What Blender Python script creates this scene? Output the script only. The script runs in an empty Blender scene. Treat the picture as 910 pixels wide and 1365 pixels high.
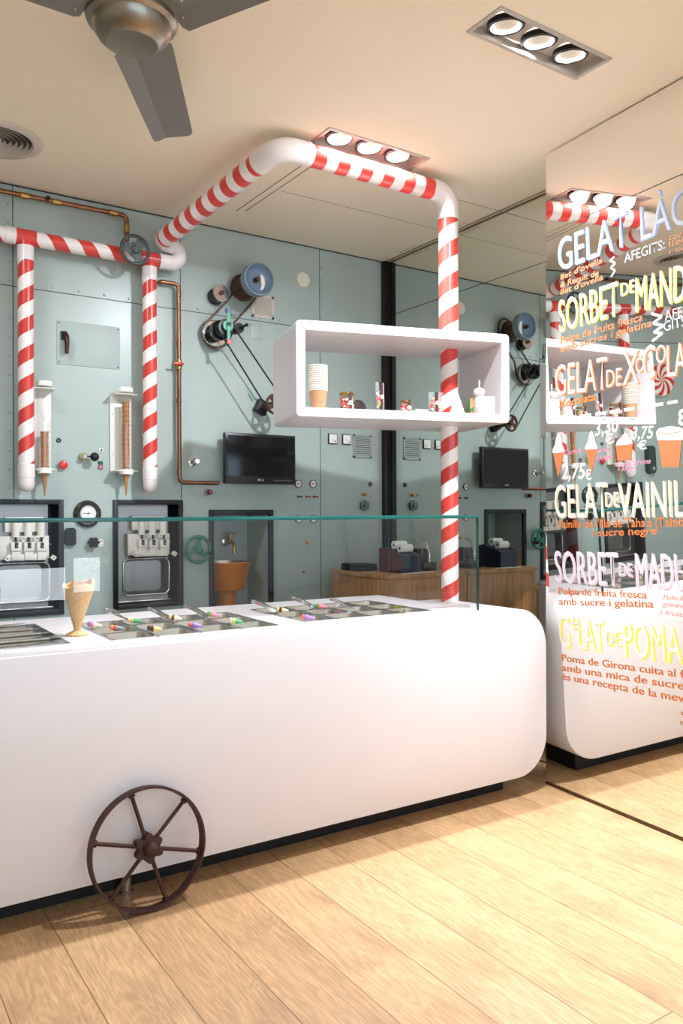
import bpy, bmesh, math, random
from math import pi, sin, cos, tan, radians as R, atan2, sqrt, hypot
from mathutils import Vector as V, Matrix

random.seed(7)
S = bpy.context.scene
COL = S.collection

# ------------------------------------------------------------------ camera, world, lights, exposure
CAM_H = 1.35
YAW, PITCH, ROLL, FPX = R(33.2091), R(0.0619), R(-0.2557), 1065.68
H = 3.0615          # ceiling
YB = 4.4052         # back wall plane
XM = 3.2624         # mirror beside the back wall
fwd = V((sin(YAW)*cos(PITCH), cos(YAW)*cos(PITCH), sin(PITCH)))
r0 = V((cos(YAW), -sin(YAW), 0)); u0 = r0.cross(fwd)
rgt = r0*cos(ROLL) + u0*sin(ROLL); upv = -r0*sin(ROLL) + u0*cos(ROLL)
CAM = V((0, 0, CAM_H))
cd = bpy.data.cameras.new('camera'); cam = bpy.data.objects.new('camera', cd); COL.objects.link(cam)
cd.sensor_fit = 'HORIZONTAL'; cd.sensor_width = 36.0; cd.lens = FPX/910*36.0
cd.clip_start = 0.02
M = Matrix((rgt, upv, -fwd)).transposed().to_4x4(); M.translation = CAM
cam.matrix_world = M
S.camera = cam

S.view_settings.view_transform = 'Standard'; S.view_settings.look = 'None'
S.view_settings.gamma = 1.0; S.view_settings.use_curve_mapping = False
S.view_settings.exposure = -0.10
S.cycles.max_bounces = 14; S.cycles.glossy_bounces = 8; S.cycles.transmission_bounces = 10
S.cycles.transparent_max_bounces = 16; S.cycles.diffuse_bounces = 5
S.cycles.caustics_reflective = True; S.cycles.caustics_refractive = False
S.cycles.sample_clamp_indirect = 6.0
S.cycles.use_denoising = True

wd = bpy.data.worlds.new('sky'); S.world = wd; wd.use_nodes = True
bg = wd.node_tree.nodes['Background']; bg.inputs[0].default_value = (0.75, 0.87, 1.0, 1); bg.inputs[1].default_value = 0.8

LAMP_EMIT, DAY_W = 9.0, 78.0
LAMPS = {'a': 330.0, 'b': 240.0, 'c': 20.0, 'd': 165.0, 'e': 115.0}
CONE = {'a': 62, 'b': 150, 'c': 84, 'd': 64, 'e': 60}              # beam angles      # watts per lamp of each downlight
WARM = (0.89, 0.96, 1.06)

def area_light(name, loc, rot, sx, sy, power, color):
    l = bpy.data.lights.new(name, 'AREA'); l.shape = 'RECTANGLE'; l.size = sx; l.size_y = sy; l.energy = power; l.color = color
    o = bpy.data.objects.new(name, l); COL.objects.link(o); o.location = loc; o.rotation_euler = rot
    return o
# daylight through the shop window behind the camera
area_light('window_daylight', (0.3, -2.55, 2.05), (R(90), 0, 0), 3.9, 1.1, DAY_W, (0.52, 0.77, 1.0))
area_light('door_glass_daylight', (1.62, -2.55, 0.66), (R(90), 0, 0), 0.60, 0.32, 10.0, (0.85, 0.93, 1.0))
area_light('door_glass_daylight', (2.13, -2.55, 0.74), (R(90), 0, 0), 0.26, 0.34, 3.6, (0.85, 0.93, 1.0))

def spot_light(loc, power, size=R(100), target=None, blend=1.0, color=WARM):
    l = bpy.data.lights.new('lamp_beam', 'SPOT'); l.energy = power; l.color = color
    l.spot_size = size; l.spot_blend = blend; l.shadow_soft_size = 0.045
    o = bpy.data.objects.new('lamp_beam', l); COL.objects.link(o); o.location = loc
    d = (V(target) - V(loc)) if target else V((0, 0, -1))
    o.rotation_euler = d.to_track_quat('-Z', 'Y').to_euler()
    return o

# ------------------------------------------------------------------ measuring helpers
def ray(px, py):
    return fwd + rgt*((px-455)/FPX) - upv*((py-682.5)/FPX)
def onplane(px, py, p0, n):
    d = ray(px, py); return CAM + d*((V(p0)-CAM).dot(V(n))/d.dot(V(n)))
def w(px, py, off=0.0):                       # a point on (or off) the back wall
    return onplane(px, py, (0, YB-off, 0), (0, 1, 0))
def depth(p): return (V(p)-CAM).dot(fwd)

# ------------------------------------------------------------------ materials
def lin(c):
    return tuple(((x/255)/12.92 if x <= 10 else ((x/255+0.055)/1.055)**2.4) for x in c)
MATS = {}
def mat(name, rgb, rough=0.5, metal=0.0, var=0.06, scale=18.0, bump=0.0, emit=None, coat=0.0, trans=0.0, ior=1.45, alpha=1.0, spec=0.5, stretch=None):
    m = bpy.data.materials.new(name); m.use_nodes = True; nt = m.node_tree; N = nt.nodes; L = nt.links
    b = N['Principled BSDF']
    tc = N.new('ShaderNodeTexCoord'); mp = N.new('ShaderNodeMapping'); ns = N.new('ShaderNodeTexNoise')
    L.new(tc.outputs['Object'], mp.inputs[0]); L.new(mp.outputs[0], ns.inputs['Vector'])
    if stretch: mp.inputs['Scale'].default_value = stretch
    ns.inputs['Scale'].default_value = scale; ns.inputs['Detail'].default_value = 4
    c = lin(rgb)
    ramp = N.new('ShaderNodeMixRGB'); ramp.blend_type = 'MIX'
    ramp.inputs[1].default_value = (*[x*(1-var) for x in c], 1); ramp.inputs[2].default_value = (*[min(1, x*(1+var)) for x in c], 1)
    L.new(ns.outputs[0], ramp.inputs[0]); L.new(ramp.outputs[0], b.inputs['Base Color'])
    b.inputs['Roughness'].default_value = rough; b.inputs['Metallic'].default_value = metal
    b.inputs['IOR'].default_value = ior; b.inputs['Specular IOR Level'].default_value = spec
    if coat: b.inputs['Coat Weight'].default_value = coat; b.inputs['Coat Roughness'].default_value = 0.08
    if trans: b.inputs['Transmission Weight'].default_value = trans
    if alpha < 1: b.inputs['Alpha'].default_value = alpha
    if emit:
        b.inputs['Emission Color'].default_value = (*emit[:3], 1); b.inputs['Emission Strength'].default_value = emit[3]
    if bump:
        bp = N.new('ShaderNodeBump'); bp.inputs['Strength'].default_value = bump; bp.inputs['Distance'].default_value = 0.004
        L.new(ns.outputs[0], bp.inputs['Height']); L.new(bp.outputs[0], b.inputs['Normal'])
    MATS[name] = m
    return m

teal = mat('teal_steel_paint', (168, 181, 174), 0.30, 0, 0.05, 5, 0.05, spec=0.45)
teal_door = mat('teal_panel_paint', (168, 181, 174), 0.5, 0, 0.04, 6)
teal_in = mat('teal_alcove_paint', (140, 168, 172), 0.4, 0, 0.05, 6)
ceil_m = mat('ceiling_paint', (248, 233, 206), 0.7, 0, 0.02, 3)
white = mat('white_solid_surface', (224, 216, 217), 0.32, 0, 0.012, 6)
whitep = mat('white_plastic', (236, 232, 222), 0.3, 0, 0.02, 10)
ivory = mat('ivory_plastic', (240, 234, 224), 0.35, 0, 0.03, 10)
black = mat('black_plastic', (22, 22, 24), 0.35, 0, 0.1, 20)
blackm = mat('black_steel', (38, 40, 46), 0.45, 0.2, 0.1, 20)
darkbrown = mat('dark_steel_post', (30, 24, 24), 0.4, 0.3, 0.1, 10)
steel = mat('brushed_steel', (205, 203, 200), 0.26, 1.0, 0.06, 30, 0, stretch=(1, 1, 14))
steel2 = mat('polished_steel', (205, 203, 200), 0.16, 1.0, 0.04, 20)
nickel = mat('brushed_nickel', (150, 140, 124), 0.36, 1.0, 0.06, 40)
blade_m = mat('fan_blade_grey', (128, 122, 114), 0.45, 0.35, 0.03, 20)
copper = mat('copper', (140, 96, 72), 0.3, 1.0, 0.35, 14)
brass = mat('brass', (176, 142, 82), 0.3, 1.0, 0.12, 30)
rust = mat('rusty_iron', (72, 46, 38), 0.6, 0.5, 0.35, 45, 0.4)
ironb = mat('old_brown_iron', (84, 62, 48), 0.5, 0.6, 0.35, 40, 0.3)
chainm = mat('oily_chain_steel', (88, 74, 60), 0.45, 0.8, 0.35, 60, 0.3)
redp = mat('red_plastic', (205, 52, 48), 0.3, 0, 0.04, 20)
redglass = mat('dark_red_lamp', (110, 18, 24), 0.15, 0, 0.05, 20, coat=0.6)
green_hw = mat('green_enamel', (44, 118, 96), 0.35, 0, 0.1, 25, coat=0.3)
mint = mat('mint_enamel', (108, 168, 146), 0.45, 0, 0.12, 25)
bluep = mat('blue_enamel', (94, 112, 132), 0.42, 0, 0.14, 16, coat=0.2)
pinkp = mat('salmon_rubber', (208, 128, 112), 0.6, 0, 0.08, 25)
orange = mat('orange_enamel', (206, 118, 30), 0.3, 0, 0.08, 8, coat=0.4)
handle_br = mat('dark_maroon_bakelite', (58, 26, 26), 0.25, 0, 0.1, 20)
screen = mat('tv_screen', (8, 8, 11), 0.12, 0, 0.1, 20)
cone_m = mat('wafer', (176, 124, 76), 0.7, 0, 0.14, 60)
waffle = mat('waffle', (214, 172, 122), 0.6, 0, 0.08, 30)
def waffle_grid(m):
    nt = m.node_tree; N = nt.nodes; L = nt.links; b = N['Principled BSDF']; tc = N.new('ShaderNodeTexCoord'); sp = N.new('ShaderNodeSeparateXYZ'); L.new(tc.outputs['Object'], sp.inputs[0])
    def mth(op, *a):
        n = N.new('ShaderNodeMath'); n.operation = op
        for i, v in enumerate(a):
            if isinstance(v, (int, float)): n.inputs[i].default_value = v
            else: L.new(v, n.inputs[i])
        return n.outputs[0]
    ang = mth('MULTIPLY', mth('ARCTAN2', sp.outputs[1], sp.outputs[0]), 9.0); zc = mth('MULTIPLY', sp.outputs[2], 260.0)
    p = mth('POWER', mth('ABSOLUTE', mth('SINE', mth('MULTIPLY', mth('ADD', ang, zc), 0.5))), 0.35); q = mth('POWER', mth('ABSOLUTE', mth('SINE', mth('MULTIPLY', mth('SUBTRACT', ang, zc), 0.5))), 0.35)
    bp = N.new('ShaderNodeBump'); bp.inputs['Strength'].default_value = 0.8; bp.inputs['Distance'].default_value = 0.003; bp.invert = True
    L.new(mth('MINIMUM', p, q), bp.inputs['Height']); L.new(bp.outputs[0], b.inputs['Normal'])
waffle_grid(waffle)
paper = mat('white_paper', (238, 236, 230), 0.8, 0, 0.03, 20)
kraft = mat('kraft_paper', (182, 138, 100), 0.7, 0, 0.06, 40)
vent_m = mat('grey_vent_enamel', (160, 168, 162), 0.45, 0.1, 0.05, 20)
ventw = mat('cream_vent_enamel', (206, 194, 178), 0.5, 0, 0.04, 20)
cream = mat('cream_disc_paint', (236, 226, 204), 0.5, 0, 0.03, 20)
maroon = mat('burgundy_laminate', (84, 36, 38), 0.35, 0, 0.08, 10)
navy = mat('navy_plastic', (36, 44, 64), 0.4, 0, 0.08, 20)
cloth = mat('black_cloth', (26, 27, 34), 0.85, 0, 0.15, 60, 0.4)
lamp_on = mat('lit_lamp_reflector', (255, 248, 236), 0.3, 0, 0.05, 40, emit=(1.0, 0.93, 0.82, LAMP_EMIT))
fixt = mat('fixture_grey_enamel', (186, 176, 164), 0.4, 0.2, 0.03, 10)
ribbon = mat('brown_ribbon', (70, 36, 30), 0.5, 0, 0.1, 30)
picture = mat('printed_green_orange_card', (70, 120, 70), 0.5, 0, 0.5, 14)
gasket = mat('seam_shadow_gap', (52, 58, 56), 0.6, 0, 0.1, 20)
ceilseam = mat('ceiling_seam', (150, 130, 100), 0.7, 0, 0.1, 20)
pistachio = mat('pistachio_crumbs', (120, 120, 44), 0.8, 0, 0.3, 80, 0.5)

def striped(name, pitch, lean=1.0, ca=(206, 62, 52), cb=(238, 228, 222), duty=0.5, phase=0.0):
    m = bpy.data.materials.new(name); m.use_nodes = True; nt = m.node_tree; N = nt.nodes; L = nt.links
    b = N['Principled BSDF']; uv = N.new('ShaderNodeUVMap'); sp = N.new('ShaderNodeSeparateXYZ'); L.new(uv.outputs[0], sp.inputs[0])
    a = N.new('ShaderNodeMath'); a.operation = 'MULTIPLY'; L.new(sp.outputs[1], a.inputs[0]); a.inputs[1].default_value = 1/pitch
    k = N.new('ShaderNodeMath'); k.operation = 'MULTIPLY_ADD'; L.new(sp.outputs[0], k.inputs[0]); k.inputs[1].default_value = lean; k.inputs[2].default_value = phase
    s = N.new('ShaderNodeMath'); s.operation = 'ADD'; L.new(a.outputs[0], s.inputs[0]); L.new(k.outputs[0], s.inputs[1])
    f = N.new('ShaderNodeMath'); f.operation = 'FRACT'; L.new(s.outputs[0], f.inputs[0])
    g = N.new('ShaderNodeMath'); g.operation = 'LESS_THAN'; L.new(f.outputs[0], g.inputs[0]); g.inputs[1].default_value = duty
    mx = N.new('ShaderNodeMixRGB'); L.new(g.outputs[0], mx.inputs[0]); mx.inputs[1].default_value = (*lin(cb), 1); mx.inputs[2].default_value = (*lin(ca), 1)
    L.new(mx.outputs[0], b.inputs['Base Color']); b.inputs['Roughness'].default_value = 0.28
    return m
stripe = striped('candy_stripe_tape', 0.150, -1.0)
stripe_b = striped('candy_stripe_tape_back', 0.150, -1.0, phase=0.3)
pvc = mat('white_pvc', (236, 226, 222), 0.3, 0, 0.02, 10)
redtape = mat('red_tape', (206, 62, 52), 0.28, 0, 0.02, 10)

def mirror_mat(name, c):
    m = bpy.data.materials.new(name); m.use_nodes = True; nt = m.node_tree; b = nt.nodes['Principled BSDF']
    ns = nt.nodes.new('ShaderNodeTexNoise'); ns.inputs['Scale'].default_value = 0.5
    mx = nt.nodes.new('ShaderNodeMixRGB'); nt.links.new(ns.outputs[0], mx.inputs[0])
    mx.inputs[1].default_value = (*c, 1); mx.inputs[2].default_value = (*[x*0.985 for x in c], 1)
    nt.links.new(mx.outputs[0], b.inputs['Base Color'])
    b.inputs['Metallic'].default_value = 1; b.inputs['Roughness'].default_value = 0.0
    return m
mirror_a = mirror_mat('silvered_mirror', (0.90, 0.90, 0.87))
mirror_b = mirror_mat('greenish_mirror', (0.80, 0.83, 0.79))

def glass_mat(name, tint, refl=1.0):
    m = bpy.data.materials.new(name); m.use_nodes = True; nt = m.node_tree; N = nt.nodes; L = nt.links
    N.remove(N['Principled BSDF'])
    out = N['Material Output']; tr = N.new('ShaderNodeBsdfTransparent'); gl = N.new('ShaderNodeBsdfGlossy'); mx = N.new('ShaderNodeMixShader'); fr = N.new('ShaderNodeFresnel')
    ns = N.new('ShaderNodeTexNoise'); ns.inputs['Scale'].default_value = 3; mc = N.new('ShaderNodeMixRGB'); L.new(ns.outputs[0], mc.inputs[0])
    mc.inputs[1].default_value = (*tint, 1); mc.inputs[2].default_value = (*[min(1, t*1.01) for t in tint], 1); L.new(mc.outputs[0], tr.inputs[0])
    gl.inputs['Roughness'].default_value = 0.0
    ge = N.new('ShaderNodeNewGeometry'); io = N.new('ShaderNodeMath'); io.operation = 'MULTIPLY_ADD'; L.new(ge.outputs['Backfacing'], io.inputs[0]); io.inputs[1].default_value = 1/1.5-1.5; io.inputs[2].default_value = 1.5; L.new(io.outputs[0], fr.inputs['IOR'])
    L.new(fr.outputs[0], mx.inputs[0]); L.new(tr.outputs[0], mx.inputs[1]); L.new(gl.outputs[0], mx.inputs[2]); L.new(mx.outputs[0], out.inputs[0])
    return m
clear = glass_mat('clear_glass', (0.975, 0.985, 0.98))
acrylic = glass_mat('clear_acrylic', (0.97, 0.97, 0.97))
def film_mat():
    m = bpy.data.materials.new('cellophane'); m.use_nodes = True; nt = m.node_tree; N = nt.nodes; L = nt.links; b = N['Principled BSDF']
    b.inputs['Base Color'].default_value = (0.9, 0.92, 0.95, 1); b.inputs['Roughness'].default_value = 0.12
    ns = N.new('ShaderNodeTexNoise'); ns.inputs['Scale'].default_value = 45; ns.inputs['Detail'].default_value = 2
    lw = N.new('ShaderNodeLayerWeight'); lw.inputs[0].default_value = 0.35
    mr = N.new('ShaderNodeMapRange'); mr.inputs[3].default_value = 0.08; mr.inputs[4].default_value = 0.75; L.new(lw.outputs['Facing'], mr.inputs[0]); L.new(mr.outputs[0], b.inputs['Alpha'])
    bp = N.new('ShaderNodeBump'); bp.inputs['Strength'].default_value = 0.6; bp.inputs['Distance'].default_value = 0.01; L.new(ns.outputs[0], bp.inputs['Height']); L.new(bp.outputs[0], b.inputs['Normal'])
    return m
film = film_mat()
edge_glass = mat('green_glass_edge', (20, 96, 92), 0.15, 0, 0.15, 6)
edge_dark = mat('dark_glass_edge', (22, 46, 46), 0.15, 0, 0.15, 6)

def floor_mat():
    m = bpy.data.materials.new('oak_laminate'); m.use_nodes = True; nt = m.node_tree; N = nt.nodes; L = nt.links; b = N['Principled BSDF']
    tc = N.new('ShaderNodeTexCoord'); mp = N.new('ShaderNodeMapping'); mp.inputs['Rotation'].default_value = (0, 0, R(90)); mp.inputs['Location'].default_value = (0.47, 0.005, 0)
    L.new(tc.outputs['Object'], mp.inputs[0])
    br = N.new('ShaderNodeTexBrick'); L.new(mp.outputs[0], br.inputs['Vector'])
    br.inputs['Scale'].default_value = 1; br.inputs['Brick Width'].default_value = 2.3; br.inputs['Row Height'].default_value = 0.2145
    br.inputs['Mortar Size'].default_value = 0.0016; br.inputs['Mortar Smooth'].default_value = 0.2; br.inputs['Bias'].default_value = 0.0
    br.offset = 0.37; br.offset_frequency = 2
    br.inputs[1].default_value = (*lin((178, 142, 103)), 1); br.inputs[2].default_value = (*lin((163, 126, 88)), 1); br.inputs[3].default_value = (*lin((104, 74, 46)), 1)
    # grain: stretched, warped noise with a per-plank shift
    sh = N.new('ShaderNodeVectorMath'); sh.operation = 'MULTIPLY_ADD'; L.new(br.outputs['Color'], sh.inputs[0]); sh.inputs[1].default_value = (37, 61, 13); L.new(tc.outputs['Object'], sh.inputs[2])
    gm = N.new('ShaderNodeMapping'); gm.inputs['Scale'].default_value = (7.0, 1.0, 1); L.new(sh.outputs[0], gm.inputs[0])
    n1 = N.new('ShaderNodeTexNoise'); n1.inputs['Scale'].default_value = 1.6; n1.inputs['Detail'].default_value = 3; n1.inputs['Distortion'].default_value = 0.6; L.new(gm.outputs[0], n1.inputs['Vector'])
    wv = N.new('ShaderNodeMath'); wv.operation = 'MULTIPLY'; L.new(n1.outputs[0], wv.inputs[0]); wv.inputs[1].default_value = 90
    sn = N.new('ShaderNodeMath'); sn.operation = 'SINE'; L.new(wv.outputs[0], sn.inputs[0])
    n2 = N.new('ShaderNodeTexNoise'); n2.inputs['Scale'].default_value = 30; n2.inputs['Detail'].default_value = 5; gm2 = N.new('ShaderNodeMapping'); gm2.inputs['Scale'].default_value = (6, 0.35, 1); L.new(sh.outputs[0], gm2.inputs[0]); L.new(gm2.outputs[0], n2.inputs['Vector'])
    n3 = N.new('ShaderNodeTexNoise'); n3.inputs['Scale'].default_value = 3.2; n3.inputs['Detail'].default_value = 2; gm3 = N.new('ShaderNodeMapping'); gm3.inputs['Scale'].default_value = (1.6, 0.8, 1); L.new(sh.outputs[0], gm3.inputs[0]); L.new(gm3.outputs[0], n3.inputs['Vector'])
    def mulmix(src, fac_node, lo, hi, clampv=(0, 1)):
        mr = N.new('ShaderNodeMapRange'); mr.inputs[1].default_value = clampv[0]; mr.inputs[2].default_value = clampv[1]; mr.inputs[3].default_value = lo; mr.inputs[4].default_value = hi
        L.new(fac_node, mr.inputs[0]); x = N.new('ShaderNodeMixRGB'); x.blend_type = 'MULTIPLY'; x.inputs[0].default_value = 1
        L.new(src, x.inputs[1]); L.new(mr.outputs[0], x.inputs[2]); return x.outputs[0]
    c = mulmix(br.outputs['Color'], sn.outputs[0], 0.88, 1.05, (-1, 1))
    c = mulmix(c, n2.outputs[0], 0.74, 1.20, (0.25, 0.75))
    c = mulmix(c, n3.outputs[0], 0.80, 1.07, (0.28, 0.50))
    L.new(c, b.inputs['Base Color']); b.inputs['Roughness'].default_value = 0.42; b.inputs['Specular IOR Level'].default_value = 0.35
    bp = N.new('ShaderNodeBump'); bp.inputs['Strength'].default_value = 0.25; bp.inputs['Distance'].default_value = 0.002
    iv = N.new('ShaderNodeMath'); iv.operation = 'SUBTRACT'; iv.inputs[0].default_value = 1; L.new(br.outputs['Fac'], iv.inputs[1]); L.new(iv.outputs[0], bp.inputs['Height']); L.new(bp.outputs[0], b.inputs['Normal'])
    return m
oak_floor = floor_mat()

def wood_mat(name, ca, cb, sc=(1.2, 14, 14)):
    m = bpy.data.materials.new(name); m.use_nodes = True; nt = m.node_tree; N = nt.nodes; L = nt.links; b = N['Principled BSDF']
    tc = N.new('ShaderNodeTexCoord'); mp = N.new('ShaderNodeMapping'); mp.inputs['Scale'].default_value = sc; L.new(tc.outputs['Object'], mp.inputs[0])
    ns = N.new('ShaderNodeTexNoise'); ns.inputs['Scale'].default_value = 3; ns.inputs['Detail'].default_value = 5; ns.inputs['Distortion'].default_value = 0.5; L.new(mp.outputs[0], ns.inputs['Vector'])
    rp = N.new('ShaderNodeValToRGB'); rp.color_ramp.elements[0].color = (*lin(ca), 1); rp.color_ramp.elements[1].color = (*lin(cb), 1); rp.color_ramp.elements[0].position = 0.3; rp.color_ramp.elements[1].position = 0.7
    L.new(ns.outputs[0], rp.inputs[0]); L.new(rp.outputs[0], b.inputs['Base Color']); b.inputs['Roughness'].default_value = 0.45
    return m
desk_wood = wood_mat('desk_oak', (150, 104, 64), (188, 142, 96), (14, 14, 1.2))
chair_wood = wood_mat('chair_beech', (170, 126, 78), (200, 158, 108))

def candy_mat(name, cols, scale):
    m = bpy.data.materials.new(name); m.use_nodes = True; nt = m.node_tree; N = nt.nodes; L = nt.links; b = N['Principled BSDF']
    tc = N.new('ShaderNodeTexCoord'); vo = N.new('ShaderNodeTexVoronoi'); vo.inputs['Scale'].default_value = scale; L.new(tc.outputs['Object'], vo.inputs['Vector'])
    rp = N.new('ShaderNodeValToRGB'); rp.color_ramp.interpolation = 'CONSTANT'; sp = N.new('ShaderNodeSeparateColor'); L.new(vo.outputs['Color'], sp.inputs[0]); L.new(sp.outputs[0], rp.inputs[0])
    el = rp.color_ramp.elements
    while len(el) < len(cols): el.new(0.5)
    for i, c in enumerate(cols): el[i].position = i/len(cols); el[i].color = (*lin(c), 1)
    L.new(rp.outputs[0], b.inputs['Base Color']); b.inputs['Roughness'].default_value = 0.3
    return m
candies_m = candy_mat('assorted_candies', [(214, 50, 52), (240, 226, 210), (228, 120, 60), (120, 170, 70), (236, 130, 150), (96, 44, 40), (236, 200, 80), (244, 240, 236)], 75)

# ------------------------------------------------------------------ mesh builder
class MB:
    def __init__(self): self.bm = bmesh.new(); self.uv = None
    def box(self, lo, hi, bevel=0.0, seg=2, mx=None):
        lo = V(lo); hi = V(hi); c = (lo+hi)/2; s = hi-lo
        g = bmesh.ops.create_cube(self.bm, size=1.0); vs = g['verts']
        for v in vs: v.co = V((v.co.x*s.x, v.co.y*s.y, v.co.z*s.z))
        if bevel > 0:
            es = list({e for v in vs for e in v.link_edges})
            r = bmesh.ops.bevel(self.bm, geom=es, offset=min(bevel, min(abs(s.x), abs(s.y), abs(s.z))*0.45), segments=seg, affect='EDGES', profile=0.5)
            vs = list({v for f in r['faces'] for v in f.verts} | {v for v in vs if v.is_valid})
        for v in vs:
            v.co = v.co + c
            if mx is not None: v.co = mx @ v.co
        return self
    def lathe(self, prof, seg=32, org=(0, 0, 0), axis=(0, 0, 1), cap=True, xdir=None):
        org = V(org); a = V(axis).normalized(); x = V(xdir) if xdir else a.orthogonal().normalized(); y = a.cross(x)
        rings = []
        for r, z in prof:
            if r < 1e-6: rings.append([self.bm.verts.new(org + a*z)])
            else: rings.append([self.bm.verts.new(org + a*z + (x*cos(2*pi*i/seg) + y*sin(2*pi*i/seg))*r) for i in range(seg)])
        for A, B in zip(rings, rings[1:]):
            for i in range(seg):
                j = (i+1) % seg
                if len(A) == 1 and len(B) == 1: continue
                if len(A) == 1: f = (A[0], B[j], B[i])[::-1]
                elif len(B) == 1: f = (A[i], A[j], B[0])
                else: f = (A[i], A[j], B[j], B[i])
                self.bm.faces.new(f)
        if cap:
            if len(rings[0]) > 1: self.bm.faces.new(rings[0][::-1])
            if len(rings[-1]) > 1: self.bm.faces.new(rings[-1])
        return self
    def cyl(self, p, q, r, seg=24, r2=None, cap=True):
        p = V(p); q = V(q); d = q-p
        return self.lathe([(r, 0), (r if r2 is None else r2, d.length)], seg, p, d, cap)
    def ball(self, c, r, seg=20, sz=1.0, axis=(0, 0, 1)):
        n = max(6, seg//2)
        return self.lathe([(r*sin(pi*i/n), -r*sz*cos(pi*i/n)) for i in range(n+1)], seg, c, axis, cap=False)
    def torus(self, c, Rr, r, axis=(0, 0, 1), seg=40, ms=12, sq=1.0):
        c = V(c); a = V(axis).normalized(); x = a.orthogonal().normalized(); y = a.cross(x); rings = []
        for i in range(seg):
            t = 2*pi*i/seg; d = x*cos(t)+y*sin(t)
            rings.append([self.bm.verts.new(c + d*(Rr + r*cos(2*pi*k/ms)) + a*(r*sq*sin(2*pi*k/ms))) for k in range(ms)])
        for i in range(seg):
            A = rings[i]; B = rings[(i+1) % seg]
            for k in range(ms): self.bm.faces.new((A[k], B[k], B[(k+1) % ms], A[(k+1) % ms]))
        return self
    def tube(self, pts, r, seg=20, cap=True, closed=False):
        pts = [V(p) for p in pts]; n = len(pts)
        if self.uv is None: self.uv = self.bm.loops.layers.uv.new('UVMap')
        tang = []
        for i in range(n):
            if closed: t = pts[(i+1) % n]-pts[i-1]
            else: t = pts[min(i+1, n-1)]-pts[max(i-1, 0)]
            tang.append(t.normalized())
        t0 = tang[0]; x = t0.cross(V((0, 0, 1)))
        if x.length < 0.1: x = V((1, 0, 0))
        x.normalize(); rings = []; L = 0; Ls = []
        rr = r if isinstance(r, (list, tuple)) else [r]*n
        for i in range(n):
            if i: L += (pts[i]-pts[i-1]).length
            Ls.append(L)
            x = (x - tang[i]*x.dot(tang[i])).normalized(); y = tang[i].cross(x)
            rings.append([self.bm.verts.new(pts[i] + (x*cos(2*pi*k/seg)+y*sin(2*pi*k/seg))*rr[i]) for k in range(seg)])
        rng = range(n if closed else n-1)
        for i in rng:
            A = rings[i]; B = rings[(i+1) % n]
            for k in range(seg):
                j = (k+1) % seg
                f = self.bm.faces.new((A[k], A[j], B[j], B[k]))
                u = (k/seg, (k+1)/seg); vv = (Ls[i], Ls[i+1] if i+1 < n else Ls[i])
                for lp, q in zip(f.loops, ((u[0], vv[0]), (u[1], vv[0]), (u[1], vv[1]), (u[0], vv[1]))): lp[self.uv].uv = q
        if cap and not closed:
            self.bm.faces.new(rings[0][::-1]); self.bm.faces.new(rings[-1])
        return self
    def prism(self, poly, o, x, y, th):            # flat outline in the plane (o, x, y), thickened along x cross y
        o = V(o); x = V(x); y = V(y); n = x.cross(y).normalized()
        A = [self.bm.verts.new(o + x*p[0] + y*p[1]) for p in poly]; B = [self.bm.verts.new(v.co + n*th) for v in A]
        self.bm.faces.new(A[::-1]); self.bm.faces.new(B)
        for i in range(len(A)): j = (i+1) % len(A); self.bm.faces.new((A[i], A[j], B[j], B[i]))
        return self
    def quad(self, *ps):
        self.bm.faces.new([self.bm.verts.new(V(p)) for p in ps]); return self
    def build(self, name, m, parent=None, world=False, org=None, smooth=40):
        sh = V((0, 0, 0))
        if world: sh = V(ORIG[parent.name]) if parent else V(org or (0, 0, 0))
        bm = self.bm
        if sh.length: bmesh.ops.translate(bm, verts=bm.verts, vec=-sh)
        bmesh.ops.recalc_face_normals(bm, faces=bm.faces)
        me = bpy.data.meshes.new(name); bm.to_mesh(me); bm.free()
        if smooth:
            for p in me.polygons: p.use_smooth = True
            me.set_sharp_from_angle(angle=R(smooth))
        me.materials.append(m)
        o = bpy.data.objects.new(name, me); COL.objects.link(o)
        if parent: o.parent = parent; ORIG[o.name] = ORIG.get(parent.name, (0, 0, 0))
        else: o.location = sh; ORIG[o.name] = tuple(sh)
        return o
ORIG = {}

def tag(o, label, cat, group=None):
    o['label'] = label; o['category'] = cat
    if group: o['group'] = group
    return o
def thing(name, label, cat, loc=(0, 0, 0), rz=0.0, group=None):
    o = bpy.data.objects.new(name, None); COL.objects.link(o); o.location = loc; o.rotation_euler = (0, 0, rz); o.empty_display_size = 0.05
    ORIG[o.name] = tuple(loc)
    return tag(o, label, cat, group)
def struct(o): o['kind'] = 'structure'; return o
def dup(root, loc=None, rz=None, label=None):
    def cp(o, par):
        c = o.copy(); COL.objects.link(c); c.parent = par
        for ch in list(o.children): cp(ch, c)
        return c
    c = cp(root, None)
    if loc is not None: c.location = loc
    if rz is not None: c.rotation_euler = (0, 0, rz)
    if label: c['label'] = label
    return c
def arc(c, a, b, r, t0, t1, n=8):
    c = V(c); a = V(a); b = V(b); return [c + a*(r*cos(t0+(t1-t0)*i/n)) + b*(r*sin(t0+(t1-t0)*i/n)) for i in range(n+1)]
def bend(p, q, s, r, n=8):                       # rounded corner points for the path p-q-s
    p = V(p); q = V(q); s = V(s); d1 = (p-q).normalized(); d2 = (s-q).normalized(); ang = d1.angle(d2); L = r/tan(ang/2)
    a = q+d1*L; b = q+d2*L; c = q+(d1+d2).normalized()*(r/sin(ang/2)); out = []
    va = a-c; vb = b-c; th = va.angle(vb)
    for i in range(n+1):
        t = i/n; out.append(c + (va*sin((1-t)*th)+vb*sin(t*th))/sin(th))
    return out
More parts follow.
